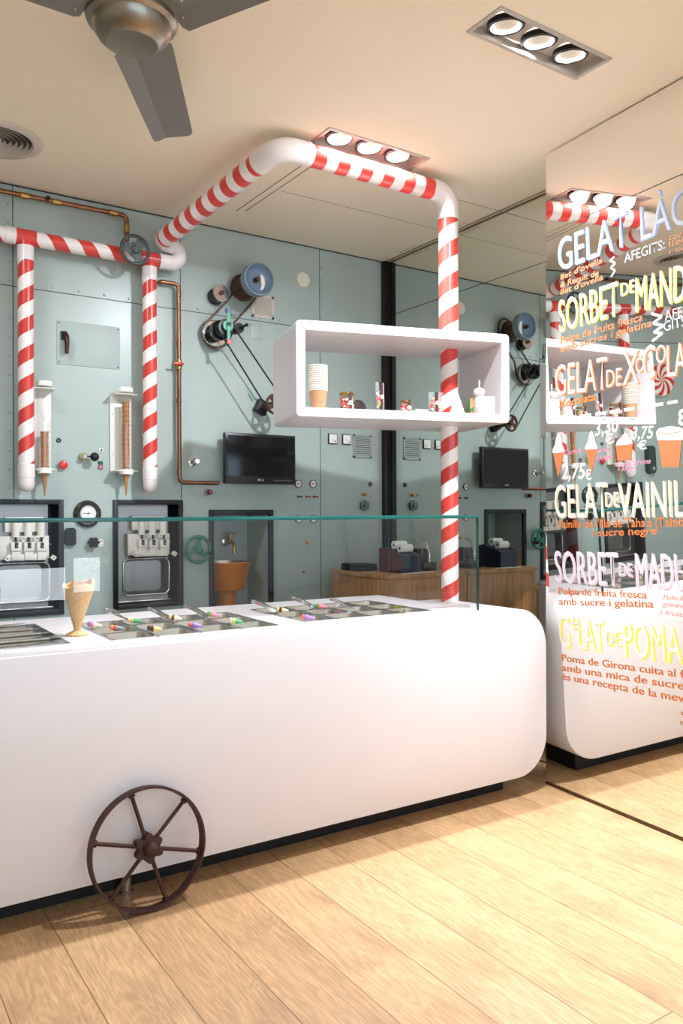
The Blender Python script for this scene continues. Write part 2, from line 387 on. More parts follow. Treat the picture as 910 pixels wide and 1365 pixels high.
def ngon(cx, cy, r, n, a0=0): return [(cx+r*cos(a0+2*pi*i/n), cy+r*sin(a0+2*pi*i/n)) for i in range(n)]
def rrect(x0, y0, x1, y1, r, n=5):
    out = []
    for cx, cy, a in ((x1-r, y1-r, 0), (x0+r, y1-r, pi/2), (x0+r, y0+r, pi), (x1-r, y0+r, 1.5*pi)):
        out += [(cx+r*cos(a+pi/2*i/n), cy+r*sin(a+pi/2*i/n)) for i in range(n+1)]
    return out
X3, Y3, Z3 = V((1, 0, 0)), V((0, 1, 0)), V((0, 0, 1))
FRONT = V((0, -1, 0))                            # out of the back wall, into the room

#====================================================================== THE ROOM
XL, YF = -2.6, -2.6
b = MB(); b.quad((XL, YF, 0), (3.6, YF, 0), (3.6, YB+0.5, 0), (XL, YB+0.5, 0)); struct(b.build('floor', oak_floor, smooth=0))

FIX = [((2.2235, 2.045), 'a'), ((2.19, 3.075), 'b'), ((1.70, -1.10), 'd'), ((0.10, -1.10), 'e'), ((0.15, 3.35), 'c')]     # recessed triple downlights; all past the first pair are added fill, unseen
FL, FW = 0.545, 0.142                                     # opening of a downlight
def sheet(bm, xs, ys, holes, f):                          # rectangles with openings left out
    xs = sorted(set(xs + [h[0] for h in holes] + [h[1] for h in holes])); ys = sorted(set(ys + [h[2] for h in holes] + [h[3] for h in holes]))
    cache = {}
    def vert(x, y):
        if (x, y) not in cache: cache[(x, y)] = bm.verts.new(f(x, y))
        return cache[(x, y)]
    for x0, x1 in zip(xs, xs[1:]):
        for y0, y1 in zip(ys, ys[1:]):
            cx, cy = (x0+x1)/2, (y0+y1)/2
            if any(h[0] < cx < h[1] and h[2] < cy < h[3] for h in holes): continue
            bm.faces.new((vert(x0, y0), vert(x1, y0), vert(x1, y1), vert(x0, y1)))
b = MB(); hol = [(c[0]-FL/2, c[0]+FL/2, c[1]-FW/2, c[1]+FW/2) for c, _ in FIX]
sheet(b.bm, [XL, 3.6], [YF, YB+0.02], hol, lambda x, y: (x, y, H)); struct(b.build('ceiling', ceil_m, smooth=0))

# back wall with its three openings
def wx(px, py=700): return w(px, py).x
def wz(px, py): return w(px, py).z
M2L, M2R, M2T, M2B = w(156, 700).x, w(238, 700).x, w(200, 672).z, w(200, 804).z
DX = -0.676
SKL, SKR, SKT, SKB = w(283.5, 700).x, w(358, 700).x, w(320, 685.5).z, 0.3
openings = [(M2L, M2R, M2B, M2T), (M2L+DX, M2R+DX, M2B, M2T), (SKL, SKR, SKB, SKT)]
b = MB()
sheet(b.bm, [XL, XM+0.1], [0, H], openings, lambda x, z: (x, YB, z))
def alcove(bm, x0, x1, z0, z1, d, y=YB):
    q = [(x0, z0), (x1, z0), (x1, z1), (x0, z1)]
    for (a, c), (e, f) in zip(q, q[1:]+q[:1]): bm.faces.new([bm.verts.new(p) for p in ((a, y, c), (e, y, f), (e, y+d, f), (a, y+d, c))])
    bm.faces.new([bm.verts.new((a, y+d, c)) for a, c in q])
alcove(b.bm, SKL, SKR, SKB, SKT, 0.30)
# rivet heads along the sheet joints (pattern of the wall itself)
def rivet(x, z, r=0.0085): b.lathe([(r, 0), (r*0.85, 0.004), (r*0.4, 0.006), (0, 0.0065)], 10, (x, YB, z), FRONT, cap=False)
SEAMX = [0.851, 1.77, 2.722]; SEAMZ = 2.536
def clear_of(x, z): return not any(o[0]-0.03 < x < o[1]+0.03 and o[2]-0.03 < z < o[3]+0.03 for o in openings)
for sx in (SEAMX[0],):
    for k in range(28):
        z = 0.9+k*0.098
        if clear_of(sx-0.02, z) and z < H-0.05: rivet(sx-0.02, z)
for k in range(38):
    z = 0.5+k*0.066
    if z < 2.95: rivet(SEAMX[2]+0.02, z, 0.005)
for k in range(9): rivet(SEAMX[1]-0.02, 1.43+0.05*(k % 2), 0.004); rivet(SEAMX[1]+0.02, 2.6+k*0.05, 0.004)
for k in range(42): rivet(XL+0.2+k*0.138, SEAMZ+0.022)
for k in range(6): rivet(2.85+k*0.07, H-0.07, 0.004)
struct(b.build('wall_back', teal, smooth=0))
b = MB()
for sx in SEAMX:
    for z0, z1 in ((0.0, H),):
        segs = [(0.0, H)]
        for o in openings:
            if o[0]-0.02 < sx < o[1]+0.02: segs = [(0.0, o[2]-0.03), (o[3]+0.03, H)]
        for a, c in segs: b.box((sx-0.002, YB-0.0012, a), (sx+0.002, YB+0.001, c))
b.box((XL, YB-0.0012, SEAMZ-0.002), (XM, YB+0.001, SEAMZ+0.002)); b.box((-0.2-0.002, YB-0.0012, 0), (-0.2+0.002, YB+0.001, H))
struct(b.build('trim_1', gasket, smooth=0))
b = MB(); b.box((XL, YB-0.008, H-0.005), (XM, YB, H)); struct(b.build('trim_2', gasket, smooth=0))
# dark steel post in the corner beside the mirror
b = MB(); b.box((XM-0.05, YB-0.035, 0), (XM-0.004, YB, H-0.004), 0.002); b.box((XM-0.018, YB-0.042, 0), (XM-0.008, YB-0.035, H-0.03), 0.001)
struct(b.build('trim_3', darkbrown))

# remaining walls: left, front with the shop window, right behind the mirrors
b = MB(); b.quad((XL, YF, 0), (XL, YB, 0), (XL, YB, H), (XL, YF, H)); struct(b.build('wall_left', mat('white_plaster', (236, 234, 230), 0.8, 0, 0.02, 4), smooth=0))
WIN = (-1.7, 2.42, 0.25, 2.65)
b = MB(); sheet(b.bm, [XL, 3.6], [0, H], [WIN], lambda x, z: (x, YF, z)); struct(b.build('wall_front', ceil_m, smooth=0))
wt = bpy.data.objects.new('window_1', None); COL.objects.link(wt); wt.location = (0.2, YF, 0.25); ORIG['window_1'] = (0.2, YF, 0.25); struct(wt)
b = MB()
for x in (WIN[0], -0.45, 0.85, WIN[1]): b.box((x-0.03, YF-0.03, WIN[2]), (x+0.03, YF+0.03, WIN[3]))
for z in (WIN[2]+0.03, 2.1, WIN[3]-0.03): b.box((WIN[0], YF-0.03, z-0.03), (WIN[1], YF+0.03, z+0.03))
b.build('window_frame', blackm, wt, world=True, smooth=0)

# mirror wall facing the counter (leans and is skewed a little)
DM, TM = R(4.6213), R(1.875)
nM = V((cos(DM)*cos(TM), -sin(DM)*cos(TM), sin(TM))); mM = V((sin(DM), cos(DM), 0)); E0 = V((2.9677, 2.7135, 1.5))
vM = nM.cross(mM) * -1
if vM.z < 0: vM = -vM
def onM(px, py, off=0.0): return onplane(px, py, E0 - nM*off, nM)
def mpt(s, z):                                  # s metres along the wall from the far edge, at height z
    p = E0 + vM*((z-1.5)/vM.z); return p - mM*s
edge_t = onplane(727.4, 203, E0, nM); edge_b = onplane(727.4, 1047, E0, nM)
def s_of(p): return -(V(p)-E0).dot(mM)
def sl(z): return s_of(edge_b) + (s_of(edge_t)-s_of(edge_b))*z/H
zseam = onM(727, 312).z
SEND = 2.55
def mirror_panel(name, label, z0, z1, m):
    o = thing(name, label, 'mirror', tuple(mpt(sl(z0), z0)))
    b = MB(); A = [mpt(sl(z0), z0), mpt(SEND, z0), mpt(SEND, z1), mpt(sl(z1), z1)]; B = [p+nM*0.006 for p in A]
    va = [b.bm.verts.new(p) for p in A]; vb = [b.bm.verts.new(p) for p in B]
    b.bm.faces.new(va)
    b.bm.faces.new(vb[::-1])
    for i in range(4): j = (i+1) % 4; b.bm.faces.new((va[j], va[i], vb[i], vb[j]))
    b.build('mirror_glass', m, o, world=True, smooth=0)
    return o
menu = mirror_panel('mirror_panel', 'large lower mirror pane covered in hand-painted menu lettering', 0.016, zseam-0.002, mirror_a)
mirror_panel('mirror_panel', 'plain mirror pane above the hand-painted menu, meeting the ceiling', zseam+0.002, H-0.008, mirror_a)
b = MB()
A = [mpt(sl(0)+0.002, 0), mpt(SEND, 0), mpt(SEND, 0.014), mpt(sl(0)+0.002, 0.014)]
for off0, off1 in ((-0.004, 0.02),):
    va = [b.bm.verts.new(p+nM*off0) for p in A]; vb = [b.bm.verts.new(p+nM*off1) for p in A]
    b.bm.faces.new(va); b.bm.faces.new(vb[::-1])
    for i in range(4): j = (i+1) % 4; b.bm.faces.new((va[j], va[i], vb[i], vb[j]))
struct(b.build('baseboard_right', mat('bronze_channel', (84, 62, 38), 0.4, 0.6, 0.1, 20), smooth=0))
b = MB()
q0 = mpt(sl(H)+0.12, 0); q1 = mpt(5.4, 0)
o2 = nM*1.0; nh = V((cos(DM), -sin(DM), 0))
for p in (0,):
    a0 = V((q0.x, q0.y, 0))+nh*0.012; a1 = V((q1.x, q1.y, 0))+nh*0.012; a2 = a1+nh*0.12; a3 = a0+nh*0.12
    lo = [b.bm.verts.new(v) for v in (a0, a1, a2, a3)]; hi = [b.bm.verts.new(v+Z3*(H)) for v in (a0, a1, a2, a3)]
    for i in range(4): j = (i+1) % 4; b.bm.faces.new((lo[i], lo[j], hi[j], hi[i]))
    b.bm.faces.new(hi)
struct(b.build('wall_right', MATS['white_plaster'], smooth=0))
# mirror beside the back wall
zs2 = 2.69
for nm, lb, z0, z1 in (('mirror_panel', 'greenish mirror pane in the nook reflecting the steel back wall', 0.01, zs2-0.002), ('mirror_panel', 'greenish upper mirror pane in the nook, under the ceiling', zs2+0.002, H-0.008)):
    b = MB(); b.box((XM, 2.35, z0), (XM+0.006, YB-0.001, z1)); tag(b.build(nm, mirror_b, None, world=True, org=(XM, 3.4, z0), smooth=0), lb, 'mirror')
b = MB(); b.box((XM+0.008, 2.2, 0), (XM+0.1, YB+0.1, H)); struct(b.build('wall_nook', blackm, smooth=0))

# ceiling hatch and joints
b = MB()
def strip(p, q, wd=0.004):
    p = V(p); q = V(q); d = (q-p).normalized(); s = V((-d.y, d.x, 0))*wd/2
    vs = [p+s, p-s, q-s, q+s]; lo = [b.bm.verts.new((v.x, v.y, H-0.0015)) for v in vs]; hi = [b.bm.verts.new((v.x, v.y, H+0.001)) for v in vs]
    b.bm.faces.new(lo); b.bm.faces.new(hi[::-1])
    for i in range(4): j = (i+1) % 4; b.bm.faces.new((lo[i], lo[j], hi[j], hi[i]))
strip((1.985, 4.10, 0), (2.0, 3.2, 0), 0.006); strip((2.03, 4.08, 0), (2.045, 3.2, 0), 0.006)
strip((2.75, 3.31, 0), (XM, 3.30, 0), 0.003); strip((2.05, 3.72, 0), (XM, 3.72, 0), 0.002)
for k in range(5):
    for y0 in (3.55, 4.02): strip((XM-0.055, y0+k*0.035, 0), (XM-0.055, y0+0.022+k*0.035, 0), 0.006)
strip((XM-0.02, 2.4, 0), (XM-0.02, YB, 0), 0.018)
struct(b.build('trim_4', ceilseam, smooth=0))

#====================================================================== COUNTER
XE, YC, ZT, ZB, EC = 2.9436, 2.6943, 0.8906, 0.0974, R(-0.695)
RC, CD, CL = 0.185, 0.94, 3.5
counter = thing('serving_counter', 'long white serving counter with rounded end floating above the oak floor', 'counter', (XE, YC, 0), EC)
def loc2w(x, y, z):                             # counter-local to world
    return V((XE + x*cos(EC) - y*sin(EC), YC + x*sin(EC) + y*cos(EC), z))
b = MB()
XS, CE = -0.335, 0.57             # where the rounded end begins, and its depth
prof = [(-CL, ZB), (XS-0.001, ZB), (XS, ZB)] + [( -RC + RC*sin(a), ZB+RC-RC*cos(a)) for a in [pi/2*i/14 for i in range(15)]] + [(-RC + RC*cos(a), ZT-RC+RC*sin(a)) for a in [pi/2*i/14 for i in range(15)]] + [(XS, ZT), (XS-0.001, ZT), (-CL, ZT)]
th = 0.03
def loop(y, inset):
    out = []
    for i, (x, z) in enumerate(prof):
        p = V(prof[max(i-1, 0)]); n = V(prof[min(i+1, len(prof)-1)]); t = (n-p).normalized(); nr = V((-t.y, t.x))
        out.append(b.bm.verts.new((x + nr.x*inset, min(y, CE) if x > XS-0.0005 else y, z + nr.y*inset)))
    return out
L0 = [loop(0.0, 0.004), loop(0.001, 0.0015), loop(0.004, 0.0), loop(CD, 0.0)]
PW, PD = 0.172, 0.176
PANSETS = [(0.885, 2.842, 4, 3, 'left-hand'), (1.700, 2.872, 4, 3, 'right-hand')]   # world x, y of the near left corner
wells = [(x-XE+0.003, x-XE+n*PW-0.003, y-YC+0.003, y-YC+m*PD-0.003) for x, y, n, m, _ in PANSETS]
for k, (A, B) in enumerate(zip(L0, L0[1:])):
    for i in range(len(A)):
        j = (i+1) % len(A)
        if k == 2 and i == len(A)-2: continue          # the flat top, rebuilt below with its wells
        b.bm.faces.new((A[i], A[j], B[j], B[i]))
sheet(b.bm, [-CL, XS-0.001], [0.004, CD], wells, lambda x, y: (x, y, ZT))
b.bm.faces.new(L0[0][::-1]); K = L0[-1]; b.bm.faces.new((K[0], K[1], K[-2], K[-1])); b.bm.faces.new((K[1], K[2], K[-3], K[-2])); b.bm.faces.new(K[2:-2])
bmesh.ops.remove_doubles(b.bm, verts=b.bm.verts, dist=1e-5)
b.build('body', white, counter, smooth=35)
b = MB(); b.box((-CL+0.1, 0.135, 0.0), (-0.36, 0.86, ZB+0.005)); b.box((-0.37, 0.135, 0.0), (-0.16, 0.50, ZB+0.005)); b.build('plinth', black, counter, smooth=0)
for fx_, fy in ((-2.03, 0.09), (-0.14, 0.42), (-3.2, 0.09)):
    b = MB(); b.lathe([(0.026, 0), (0.026, 0.006), (0.019, 0.012), (0.019, ZB+0.006)], 24, (fx_, fy, 0)); b.build('foot', steel2, counter)

# glass sneeze guard standing on the counter
gx0, gx1, gy0, gy1, gz0, gz1 = -3.3, 2.585-XE, 0.088, 0.80, ZT, 1.325
guard = thing('glass_sneeze_guard', 'clear glass sneeze guard with green edges standing on the white counter', 'glass screen', tuple(loc2w(gx1, gy0, ZT)), EC)
ox, oy = gx1, gy0
def G(x, y, z): return (x-ox, y-oy, z-ZT)
b = MB(); b.quad(G(gx0, gy0, gz0), G(gx1, gy0, gz0), G(gx1, gy0, gz1), G(gx0, gy0, gz1)); b.build('front_pane', clear, guard, smooth=0)
b = MB(); b.quad(G(gx1, gy0, gz0), G(gx1, gy1, gz0), G(gx1, gy1, gz1), G(gx1, gy0, gz1)); b.build('end_pane', clear, guard, smooth=0)
b = MB(); b.quad(G(gx0, gy0+0.01, gz1+0.008), G(gx1, gy0+0.01, gz1+0.008), G(gx1, gy1-0.2, gz1+0.008), G(gx0, gy1-0.2, gz1+0.008)); b.build('top_pane', clear, guard, smooth=0)
b = MB(); b.box(G(gx0, gy0-0.003, gz1-0.003), G(gx1+0.004, gy0+0.009, gz1+0.012), 0.0015); b.box(G(gx1-0.006, gy0+0.009, gz1), G(gx1+0.004, gy1, gz1+0.011), 0.0015)
b.build('pane_edge', edge_glass, guard)
b = MB(); b.box(G(gx1-0.005, gy0-0.003, gz0), G(gx1+0.005, gy0+0.006, gz1), 0.0015); b.build('pane_edge', edge_dark, guard)
b = MB(); b.box(G(gx1-0.0012, gy1-0.002, gz0), G(gx1+0.0012, gy1, gz1), 0.0005); b.build('pane_edge', edge_glass, guard)

# steel pans let into the counter top
def pan_mesh(b, cx, cy, wx_, wy, z, dp=0.035, rim=0.010, r=0.022):
    rings = [rrect(-wx_/2, -wy/2, wx_/2, wy/2, 0.008), rrect(-wx_/2+rim, -wy/2+rim, wx_/2-rim, wy/2-rim, r), rrect(-wx_/2+rim+0.012, -wy/2+rim+0.012, wx_/2-rim-0.012, wy/2-rim-0.012, r)]
    zs = [z+0.004, z+0.003, z-dp]
    L = []
    for rg, zz in zip(rings, zs): L.append([b.bm.verts.new((cx+p[0], cy+p[1], zz)) for p in rg])
    lip = [b.bm.verts.new((cx+p[0], cy+p[1], z+0.0005)) for p in rings[0]]; L = [lip] + L
    for A, B in zip(L, L[1:]):
        for i in range(len(A)): j = (i+1) % len(A); b.bm.faces.new((A[i], A[j], B[j], B[i]))
    b.bm.faces.new(L[-1])
proto_pan = None
def pans(x0, y0, nx, ny, where):
    global proto_pan
    k = 0
    for j in range(ny):
        for i in range(nx):
            p = loc2w(x0-XE + (i+0.5)*PW, y0-YC + (j+0.5)*PD, ZT)
            row = ['front', 'middle', 'rear'][j]
            col = ['first', 'second', 'third', 'fourth', 'fifth'][i]
            lab = f'steel topping pan, {col} from the left in the {row} row of the {where} pan set'
            if proto_pan is None:
                b = MB(); pan_mesh(b, 0, 0, PW-0.003, PD-0.003, 0.0)
                proto_pan = b.build('topping_pan', steel, None); proto_pan.location = p; proto_pan.rotation_euler = (0, 0, EC); tag(proto_pan, lab, 'pan', 'steel topping pans in the counter')
            else:
                c = proto_pan.copy(); COL.objects.link(c); c.location = p; c['label'] = lab
for x, y, n, m, nm in PANSETS: pans(x, y, n, m, nm)
CT = lambda px, py: onplane(px, py - 1.3 + 6.6*px/620, (0, 0, ZT), (0, 0, 1))     # a point on the counter top
# flat lids on the left end of the counter
lid_label = ['front', 'second', 'third', 'rear']
proto_lid = None
for k in range(4):
    p = loc2w(0.745-XE, 2.868-YC+k*0.148, ZT)
    if proto_lid is None:
        b = MB(); b.box((-0.62, 0.002, 0.0005), (0, 0.146, 0.004), 0.001)
        b.box((-0.60, 0.112, 0.004), (-0.045, 0.126, 0.012), 0.003)
        proto_lid = tag(b.build('pan_lid', steel2), '', 'lid', 'flat steel lids on the counter'); c = proto_lid
    else: c = proto_lid.copy(); COL.objects.link(c)
    c.location = p; c.rotation_euler = (0, 0, EC); c['label'] = f'flat steel lid left of the waffle cone sculpture, {lid_label[k]} one of four'

#====================================================================== WAFFLE CONE SCULPTURE
p = CT(103, 847)
wc = thing('waffle_cone_sculpture', 'tall waffle cone sculpture on a round foot standing on the counter', 'waffle cone', (p.x, p.y, ZT))
b = MB(); b.lathe([(0.041, 0.0), (0.042, 0.005), (0.034, 0.010), (0.014, 0.020), (0.013, 0.030), (0.017, 0.038)], 32, (0, 0, 0)); b.build('foot', waffle, wc)
b = MB(); n = 48; rings = []
for t in [i/14 for i in range(15)]:
    z = 0.036 + 0.160*t; r = 0.015 + 0.044*min(1, t*1.12)**1.0 - 0.006*max(0, t-0.85); ring = []
    for i in range(n):
        a = 2*pi*i/n; rr = r; zz = z
        if t == 1.0: zz += 0.005*sin(3*a+0.6)+0.010*cos(a-0.3)+0.003*sin(8*a)
        elif t > 0.9: zz += 0.5*(0.005*sin(3*a+0.6)+0.010*cos(a-0.3))
        ring.append(b.bm.verts.new((rr*cos(a)+0.006*t, rr*sin(a), zz)))
    rings.append(ring)
inn = [b.bm.verts.new(((v.co.x)*0.88, v.co.y*0.88, v.co.z-0.002)) for v in rings[-1]]; low = [b.bm.verts.new((v.co.x*0.4, v.co.y*0.4, 0.09)) for v in rings[-1]]
rings += [inn, low]
for A, B in zip(rings, rings[1:]):
    for i in range(n): j = (i+1) % n; b.bm.faces.new((A[i], A[j], B[j], B[i]))
b.bm.faces.new(rings[0][::-1]); b.bm.faces.new(low)
b.build('cone', waffle, wc, smooth=30)
b = MB(); b.prism([(-0.03, 0), (0.0, 0.0), (0.028, 0.0), (0.034, 0.02), (0.012, 0.016), (-0.004, 0.028), (-0.02, 0.014)], (0.005, 0.035, 0.185), (1, 0, 0), (0, -0.2, 1), 0.004); b.build('wafer_flap', waffle, wc)

#====================================================================== TONGS AND CLAY CHARMS
def charm(i, px, py, cols, what):
    p = CT(px, py+3); p.z = ZT+0.004
    d = V((0.82, -0.57, 0)); up = Z3
    o = thing('ice_cream_charm', what, 'charm', tuple(p), 0, 'clay ice cream charms on the pan rims')
    r = 0.0125; ax = (V((d.x, d.y, -0.12))).normalized(); base = V((0, 0, r+0.0015))
    b = MB(); b.lathe([(0.004, 0.030), (0.0095, 0.006), (0.012, 0.0)], 14, base, ax); b.build('cone', cols[0], o)
    b = MB(); b.ball(base - ax*0.006, r, 14, 0.8, ax); b.build('scoop', cols[1], o)
    b = MB(); b.ball(base - ax*0.019+Z3*0.001, r*0.9, 14, 0.8, ax); b.build('scoop', cols[2], o)
c_pink = mat('clay_pink', (232, 140, 170), 0.5); c_viol = mat('clay_violet', (150, 110, 170), 0.5); c_red = mat('clay_coral', (222, 92, 78), 0.5); c_grey = mat('clay_grey', (120, 128, 138), 0.5)
c_yel = mat('clay_yellow', (236, 206, 110), 0.5); c_grn = mat('clay_green', (72, 160, 100), 0.5); c_brn = mat('clay_brown', (92, 52, 38), 0.5); c_org = mat('clay_orange', (232, 140, 70), 0.5); c_cream = mat('clay_cream', (238, 222, 190), 0.5)
for i, q in enumerate([(125.7, 836, (c_cream, c_pink, c_viol), 'pink and violet clay ice cream charm nearest the waffle cone'),
        (155.7, 840.5, (c_grey, c_red, c_org), 'coral clay ice cream charm with grey cone tip'),
        (179, 829.5, (c_grn, c_yel, c_cream), 'yellow clay ice cream charm with green tip below the ring-handled tongs'),
        (205.7, 840.5, (c_yel, c_brn, c_brn), 'dark brown clay ice cream charm with yellow tip'),
        (233, 825, (c_cream, c_brn, c_yel), 'yellow and brown banded clay charm in the middle of the left-hand pans'),
        (260, 835.5, (c_viol, c_viol, c_red), 'red and violet clay charm on the front row of the left-hand pans'),
        (284, 820, (c_pink, c_org, c_grn), 'green orange and pink clay charm at the rear of the left-hand pans'),
        (314, 829, (c_grn, c_yel, c_cream), 'yellow clay ice cream charm with green tip at the right end of the left-hand pans'),
        (376, 812.6, (c_cream, c_brn, c_yel), 'yellow and brown banded clay charm on the right-hand pans'),
        (410, 823, (c_viol, c_viol, c_red), 'red and violet clay charm on the front row of the right-hand pans'),
        (428, 807, (c_pink, c_org, c_grn), 'green orange and pink clay charm at the rear of the right-hand pans')]):
    charm(i, *q)
def tongs(px, py, ang, L, label, loops=False):
    p = CT(px, py); o = thing('serving_tongs', label, 'tongs', (p.x, p.y, ZT+0.006), ang, 'steel tongs resting on the pans')
    if loops:
        for s in (-1, 1):
            b = MB(); b.tube([(0.0, 0.0, 0.006), (-0.05, s*0.004, 0.020), (-0.085, s*0.012, 0.035)], 0.0028, 10); b.build('arm', steel2, o)
            b = MB(); b.torus((-0.104, s*0.020, 0.046), 0.018, 0.0026, (0.35, s*0.2, 1), 24, 8); b.build('finger_ring', steel2, o)
            b = MB(); b.tube([(0, 0, 0.006), (0.03, -s*0.006, 0.001), (0.05, -s*0.008, -0.002)], 0.0035, 8); b.build('jaw', steel2, o)
    else:
        for s in (-1, 1):
            b = MB(); pts = [V((-L, 0, 0.05)), V((-L*0.6, s*0.012, 0.036)), V((-L*0.2, s*0.010, 0.014)), V((0, s*0.006, 0.003))]
            for a0, a1 in zip(pts, pts[1:]):
                d = (a1-a0).normalized(); sd = V((0, 0, 1)).cross(d).normalized(); nn = d.cross(sd); hw = 0.0075
                vs = []
                for e in (a0, a1):
                    vs += [b.bm.verts.new(e + sd*k*0.0012 + nn*l*hw) for k, l in ((-1, -1), (1, -1), (1, 1), (-1, 1))]
                for f in ((0, 1, 2, 3), (7, 6, 5, 4), (0, 4, 5, 1), (1, 5, 6, 2), (2, 6, 7, 3), (3, 7, 4, 0)): b.bm.faces.new([vs[k] for k in f])
            b.build('arm', steel2, o)
        b = MB(); b.cyl((-L-0.004, 0, 0.05), (-L+0.01, 0, 0.048), 0.008, 14); b.build('hinge', steel, o)
tongs(177, 831, R(-50), 0.1, 'ring-handled scissor tongs on the left-hand pans', True)
tongs(229, 828, R(-38), 0.10, 'flat steel tongs behind the yellow and brown charm, left-hand pans')
tongs(277, 823, R(-38), 0.10, 'flat steel tongs at the rear right of the left-hand pans')
tongs(368, 815, R(-38), 0.11, 'flat steel tongs at the left corner of the right-hand pans')
tongs(421, 810, R(-38), 0.11, 'flat steel tongs beside the green and pink charm, right-hand pans')
tongs(469, 811, R(-42), 0.10, 'flat steel tongs in the middle of the right-hand pans')
p = CT(529, 806)
b = MB()
for k in range(90):
    a = random.random()*2*pi; q = sqrt(random.random()); b.box((0.06*q*cos(a)-0.006, 0.045*q*sin(a)-0.005, 0.0), (0.06*q*cos(a)+0.005, 0.045*q*sin(a)+0.004, 0.006+0.022*(1-q)+random.random()*0.004), 0.002, 1)
o = b.build('pistachio_crumbs', pistachio); o.location = (p.x, p.y, ZT-0.016); tag(o, 'heap of green pistachio crumbs in a right-hand pan', 'nuts'); o['kind'] = 'stuff'

#====================================================================== SPOKED IRON WHEEL
WR, WW, LEAN = 0.203, 0.042, R(8.5)
p = onplane(200, 1213, (0, 0, 0), (0, 0, 1))
wheel = thing('spoked_iron_wheel', 'rusty six-spoked iron wheel leaning against the counter front on the floor', 'wheel', (0.945, 2.623, 0))
ax = V((0, -cos(LEAN), sin(LEAN))); upw = V((0, sin(LEAN), cos(LEAN)))
Cw = upw*WR + V((0, 0.012, 0.003))
b = MB(); seg = 72
x_ = X3; prof = [(WR, -WW/2), (WR, WW/2), (WR-0.0075, WW/2), (WR-0.010, 0.0), (WR-0.0075, -WW/2)]
rings = []
for i in range(seg):
    a = 2*pi*i/seg; d = x_*cos(a)+upw*sin(a); rings.append([b.bm.verts.new(Cw + d*r + ax*h) for r, h in prof])
for i in range(seg):
    A = rings[i]; B = rings[(i+1) % seg]
    for k in range(5): b.bm.faces.new((A[k], A[(k+1) % 5], B[(k+1) % 5], B[k]))
b.build('rim', rust, wheel, smooth=50)
SPK = [-16, 43, 105, 164, 225, 286]
for a in SPK:
    d = x_*cos(R(a))+upw*sin(R(a)); b = MB(); sd = d.cross(ax)
    b.cyl(Cw+d*0.03, Cw+d*(WR-0.006), 0.0068, 12); b.lathe([(0.012, 0), (0.010, 0.012)], 12, Cw+d*(WR-0.020), d)
    b.build('spoke', rust, wheel)
b = MB()
poly = []
for i in range(72):
    a = 2*pi*i/72; rr = 0.034 + 0.017*(0.5+0.5*cos(6*(a-R(30))))**0.8; poly.append((rr*cos(a), rr*sin(a)))
b.prism(poly, Cw-ax*0.02, x_, upw, 0.04 if x_.cross(upw).dot(ax) > 0 else -0.04)
b.build('hub', rust, wheel, smooth=40)
b = MB(); b.lathe([(0.026, 0.018), (0.024, 0.04), (0.018, 0.046), (0.012, 0.050), (0.0, 0.052)], 20, Cw, ax); b.build('axle_stub', rust, wheel)

#====================================================================== CANDY-STRIPED PIPEWORK
PX, PY_ = 2.712, 3.13
ZX = 2.985
pw = thing('candy_striped_pipework', 'red and white candy-striped pipework running from wall across ceiling down to counter', 'pipe', (PX, PY_, ZT))
YP = YB-0.10; RU, RL, RB = 0.050, 0.045, 0.039
def seglen(p, q, n=24): p = V(p); q = V(q); return [p.lerp(q, i/n) for i in range(n+1)]
SH_Z0, SH_Z1 = 1.788, 2.224
b = MB(); b.tube(seglen((PX, PY_, ZT+0.001), (PX, PY_, SH_Z1)), RL, 32); b.build('pole', striped('candy_stripe_tape_pole', 0.150, -1.0, phase=0.5), pw, world=True)
b = MB(); b.tube(seglen((PX, PY_, SH_Z1-0.01), (PX, PY_, ZX-0.13)), RU, 32); b.build('pole', striped('candy_stripe_tape_upper', 0.168, -1.0, phase=0.11), pw, world=True)
CX = 1.726
endY = V((1.60, YB-0.13, 2.862))
cor = V((CX, PY_, ZX))
e1 = bend((PX, PY_, 0), (PX, PY_, ZX), (CX, PY_, ZX), 0.085, 12)
b = MB(); b.tube([V((PX, PY_, ZX-0.135))] + e1 + [V((PX-0.12, PY_, ZX))], RU+0.003, 32); b.build('elbow', pvc, pw, world=True)
e2 = bend((PX, PY_, ZX), cor, endY, 0.10, 12)
b = MB(); b.tube([cor+V((0.135, 0, 0))] + e2 + [cor+(endY-cor).normalized()*0.15], RU+0.003, 32)
b.build('elbow', pvc, pw, world=True)
for q, d in ((cor+V((0.128, 0, 0)), X3), (cor+(endY-cor).normalized()*0.143, (endY-cor).normalized())):
    b = MB(); b.lathe([(RU+0.005, 0), (RU+0.005, 0.02)], 32, q, d); b.build('collar', pvc, pw, world=True)
b = MB(); b.tube(seglen((PX-0.12, PY_, ZX), cor+V((0.13, 0, 0))), RU, 32); b.build('overhead_pipe', striped('candy_stripe_tape_overhead', 0.128, 0.0), pw, world=True)
b = MB(); b.tube(seglen(cor+(endY-cor)*0.12, cor+(endY-cor)*0.95), RU, 32); b.build('overhead_pipe', striped('candy_stripe_tape_run', 0.118, 0.0), pw, world=True)
d = (endY-cor).normalized()
uz0, uz1, ux = 2.766, 2.866, 1.672
epts = [cor+(endY-cor)*0.93] + bend(cor, endY, endY+V((0.12, 0, 0)), 0.05, 8) + [V((ux, endY.y, endY.z))]
b = MB(); b.tube(epts, RU-0.002, 28); b.build('elbow', pvc, pw, world=True)
upts = [V((1.588, YP, uz0)), V((ux, YP, uz0))] + arc((ux, YP, (uz0+uz1)/2), X3, Z3, (uz1-uz0)/2, -pi/2, pi/2, 14)[1:] + [V((1.62, YP-0.01, uz1))]
b = MB(); b.tube(upts, RB+0.003, 28); b.build('return_bend', pvc, pw, world=True)
